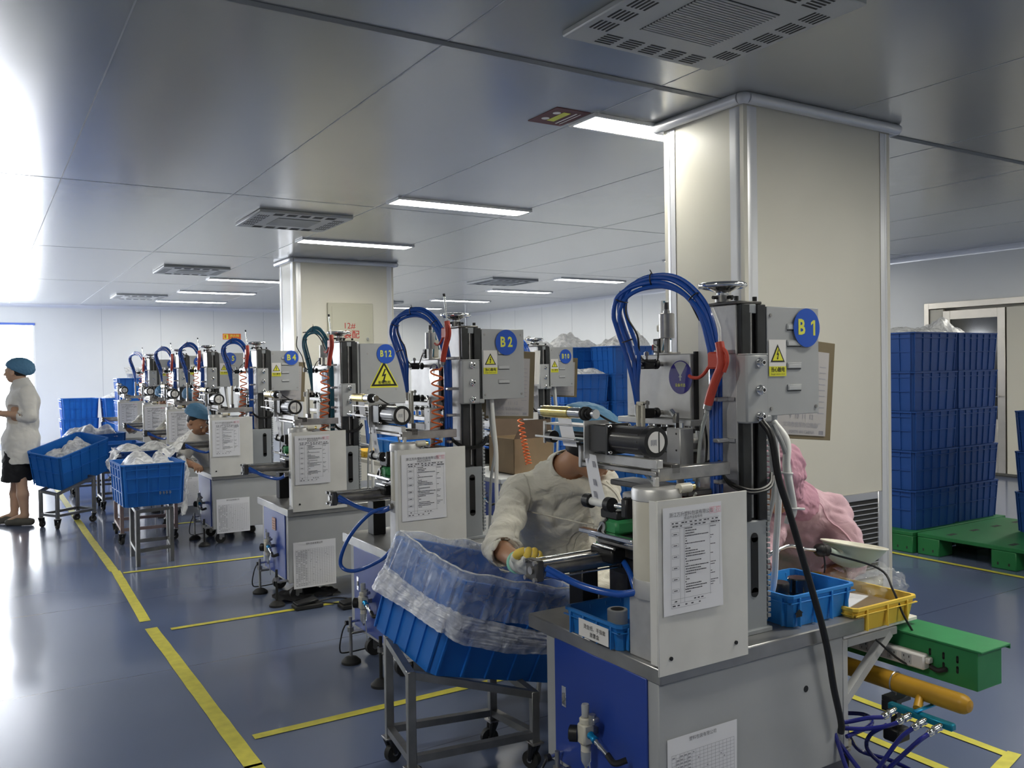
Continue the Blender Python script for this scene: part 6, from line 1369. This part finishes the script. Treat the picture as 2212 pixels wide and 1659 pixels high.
# crouching operator behind B4
b4 = dict(pelvis=(2.05, 8.85, .46), waist=(2.02, 8.80, .60), chest=(1.93, 8.70, .80), neck=(1.84, 8.60, .95), head=(1.755, 8.50, 1.05), rsh=(1.73, 8.68, .86), relb=(1.60, 8.50, .68), rwri=(1.66, 8.24, .66), lsh=(2.03, 8.55, .85), lelb=(2.02, 8.34, .68), lwri=(1.90, 8.16, .70),
    lhip=(2.14, 8.78, .44), rhip=(1.96, 8.80, .44), lkne=(2.16, 8.42, .47), rkne=(1.97, 8.44, .47), lank=(2.16, 8.36, .10), rank=(1.97, 8.38, .10))
person('person in white coat and blue net crouching behind machine B4', b4, (.45, -.62, -.55), (.2, -.25, 1), 1.0, hands=dict(r=((.1, -1, 0), (0, .1, -1), .5), l=((-.1, -1, 0), (0, .1, -1), .5)), coat='coatwhite', seed=9, h=.008, capr=(.115, .14, .115), skin='skin')
# operators half hidden at the last machines: the same seated pose as at B1
def copy_person(dx, dy, label):
    c = w1t.copy(); COL.objects.link(c); c.location = Vector(c.location)+Vector((dx, dy, 0)); c['label'] = label
    for ch_ in [x for x in bpy.data.objects if x.parent == w1t]:
        if ch_.name.split('.')[0] in ('glove', 'glove_cuff', 'finger_tip'): continue
        k = ch_.copy(); COL.objects.link(k); k.parent = c
copy_person(-.02, 9.30, 'person whose white sleeve shows between the notice boards of B6 and B7')
copy_person(.0, 7.62, 'person mostly hidden behind machine B5')
# standing woman at the aisle
wm = dict(pelvis=(.345, 9.84, .86), waist=(.365, 9.835, 1.03), chest=(.375, 9.83, 1.25), neck=(.365, 9.835, 1.425), head=(.318, 9.86, 1.555), lsh=(.40, 9.66, 1.33), lelb=(.43, 9.585, 1.10), lwri=(.22, 9.72, 1.13), rsh=(.345, 10.02, 1.33), relb=(.34, 10.08, 1.09), rwri=(.15, 10.0, 1.13),
    lhip=(.35, 9.76, .83), rhip=(.33, 9.93, .83), lkne=(.335, 9.74, .45), rkne=(.30, 9.92, .45), lank=(.36, 9.72, .10), rank=(.27, 9.90, .09), ltoe=(.22, 9.80, .04), rtoe=(.13, 9.98, .04))
def puff(K, hd, f, u, r): K.ell(hd-f*.09+u*.035, [r, f, u], (.085, .085, .06), .03); K.ell(hd-f*.13-u*.0, [r, f, u], (.06, .05, .045), .03)
dwm = np.array([.01, .24, 0]); wm = {k: tuple(np.array(v)+dwm) for k, v in wm.items()}
tw, Jw, cw, bw_ = person('person standing in white coat, black skirt and blue hair net', wm, (-.85, .52, .02), (0, 0, 1), 1.03, hands=dict(r=((-.85, .3, .1), (0, 0, -1), .3), l=((-.85, .45, .1), (0, .2, -1), .3)), coat='coatwhite', skin='skinlight', legs='stand', hem=.62, seed=12, h=.007, extra=puff, capr=(.102, .138, .095), capc=(0, -.035, .042), capcut=(.012, 0, .5), sleeve=.5)
K = Field((.0, 9.7, .35), (.7, 10.5, 1.0), .008)
for a in (-1, 0, 1): o = np.array([.52, .85, 0])*.055*a; K.chain([np.array([.345, 9.84, .85])+o+dwm, np.array([.34, 9.84, .60])+o+dwm, np.array([.31, 9.85, .44])+o+dwm], [.12, .13, .125], .05)
K.cut((0, 0, .44), (0, 0, -1)); K.wrinkle(.005, 25, 3); K.build('skirt', 'darkcloth', tw, bw_, 1)
# ================================================================ seams, plackets and pockets laid on the coats
from mathutils.bvhtree import BVHTree
def on_coat(root, nm):
    o = [x for x in bpy.data.objects if x.parent == root and x.name.split('.')[0] == nm][0]; me = o.data; off = Vector(root.location)
    return BVHTree.FromPolygons([v.co+off for v in me.vertices], [tuple(p.vertices) for p in me.polygons])
def seam(root, name, pts, d, m, r=.0035, coat='coat', flat=1.0, n=8):
    T_ = on_coat(root, coat); out = []
    for p in spline(pts, 8):
        h = T_.ray_cast(Vector(p)-Vector(d).normalized()*.5, Vector(d))
        if h[0] is not None: out.append(h[0]+h[1]*r*.1)
    if len(out) > 2: b = MB(); b.tube(out, r, m, n=n, sm=False); return b.build(name, root, base=tuple(root.location))
def patch(root, name, c, u, w, sx, sy, d, m, lift=.003, n=10):
    T_ = on_coat(root, 'coat'); u = Vector(u).normalized(); w = Vector(w).normalized(); vs = []
    for j in range(n+1):
        for i in range(n+1):
            p = Vector(c)+u*(i/n-.5)*sx+w*(j/n-.5)*sy; h = T_.ray_cast(p-Vector(d).normalized()*.4, Vector(d)); vs.append((h[0]+h[1]*lift) if h[0] is not None else p)
    fs = [(j*(n+1)+i, j*(n+1)+i+1, (j+1)*(n+1)+i+1, (j+1)*(n+1)+i) for j in range(n) for i in range(n)]
    b = MB(); b.add(vs, fs, m); o = b.build(name, root, base=tuple(root.location), smooth=3); md = o.modifiers.new('s', 'SOLIDIFY'); md.thickness = .003; return o
dm('coatseam', (.55, .52, .45), .8); dm('pinkseam', (.68, .42, .50), .8)
seam(w1t, 'placket', [(2.17, 2.9, 1.04), (2.19, 2.9, .95), (2.185, 2.9, .85), (2.17, 2.9, .76), (2.20, 2.9, .68), (2.26, 2.9, .60)], (-.05, 1, 0), 'coatseam', .0045)
seam(w1t, 'placket_edge', [(2.195, 2.9, 1.03), (2.215, 2.9, .95), (2.21, 2.9, .85), (2.20, 2.9, .76), (2.23, 2.9, .68), (2.29, 2.9, .60)], (-.05, 1, 0), 'coat', .003)
seam(w1t, 'sleeve_seam', [(2.0, 2.8, 1.10), (1.985, 2.8, 1.02), (1.98, 2.8, .93), (1.99, 2.8, .87)], (-.1, 1, 0), 'coatseam', .003)
pkt = [o for o in bpy.data.objects if o.get('label', '').startswith('person in pink')][0]
seam(pkt, 'sleeve_seam', [(2.98, 2.3, .93), (3.02, 2.25, .86), (3.05, 2.2, .78), (3.055, 2.2, .72)], (.1, 1, -.1), 'pinkseam', .004)
patch(pkt, 'sleeve_pocket', (3.09, 2.2, .755), (1, -.3, 0), (0, 0, 1), .075, .085, (.25, 1, 0), 'pinkseam')
patch(tw, 'coat_pocket', (.335, 9.9, .93), (1, .1, 0), (0, 0, 1), .11, .15, (.05, 1, 0), 'coatwhite')
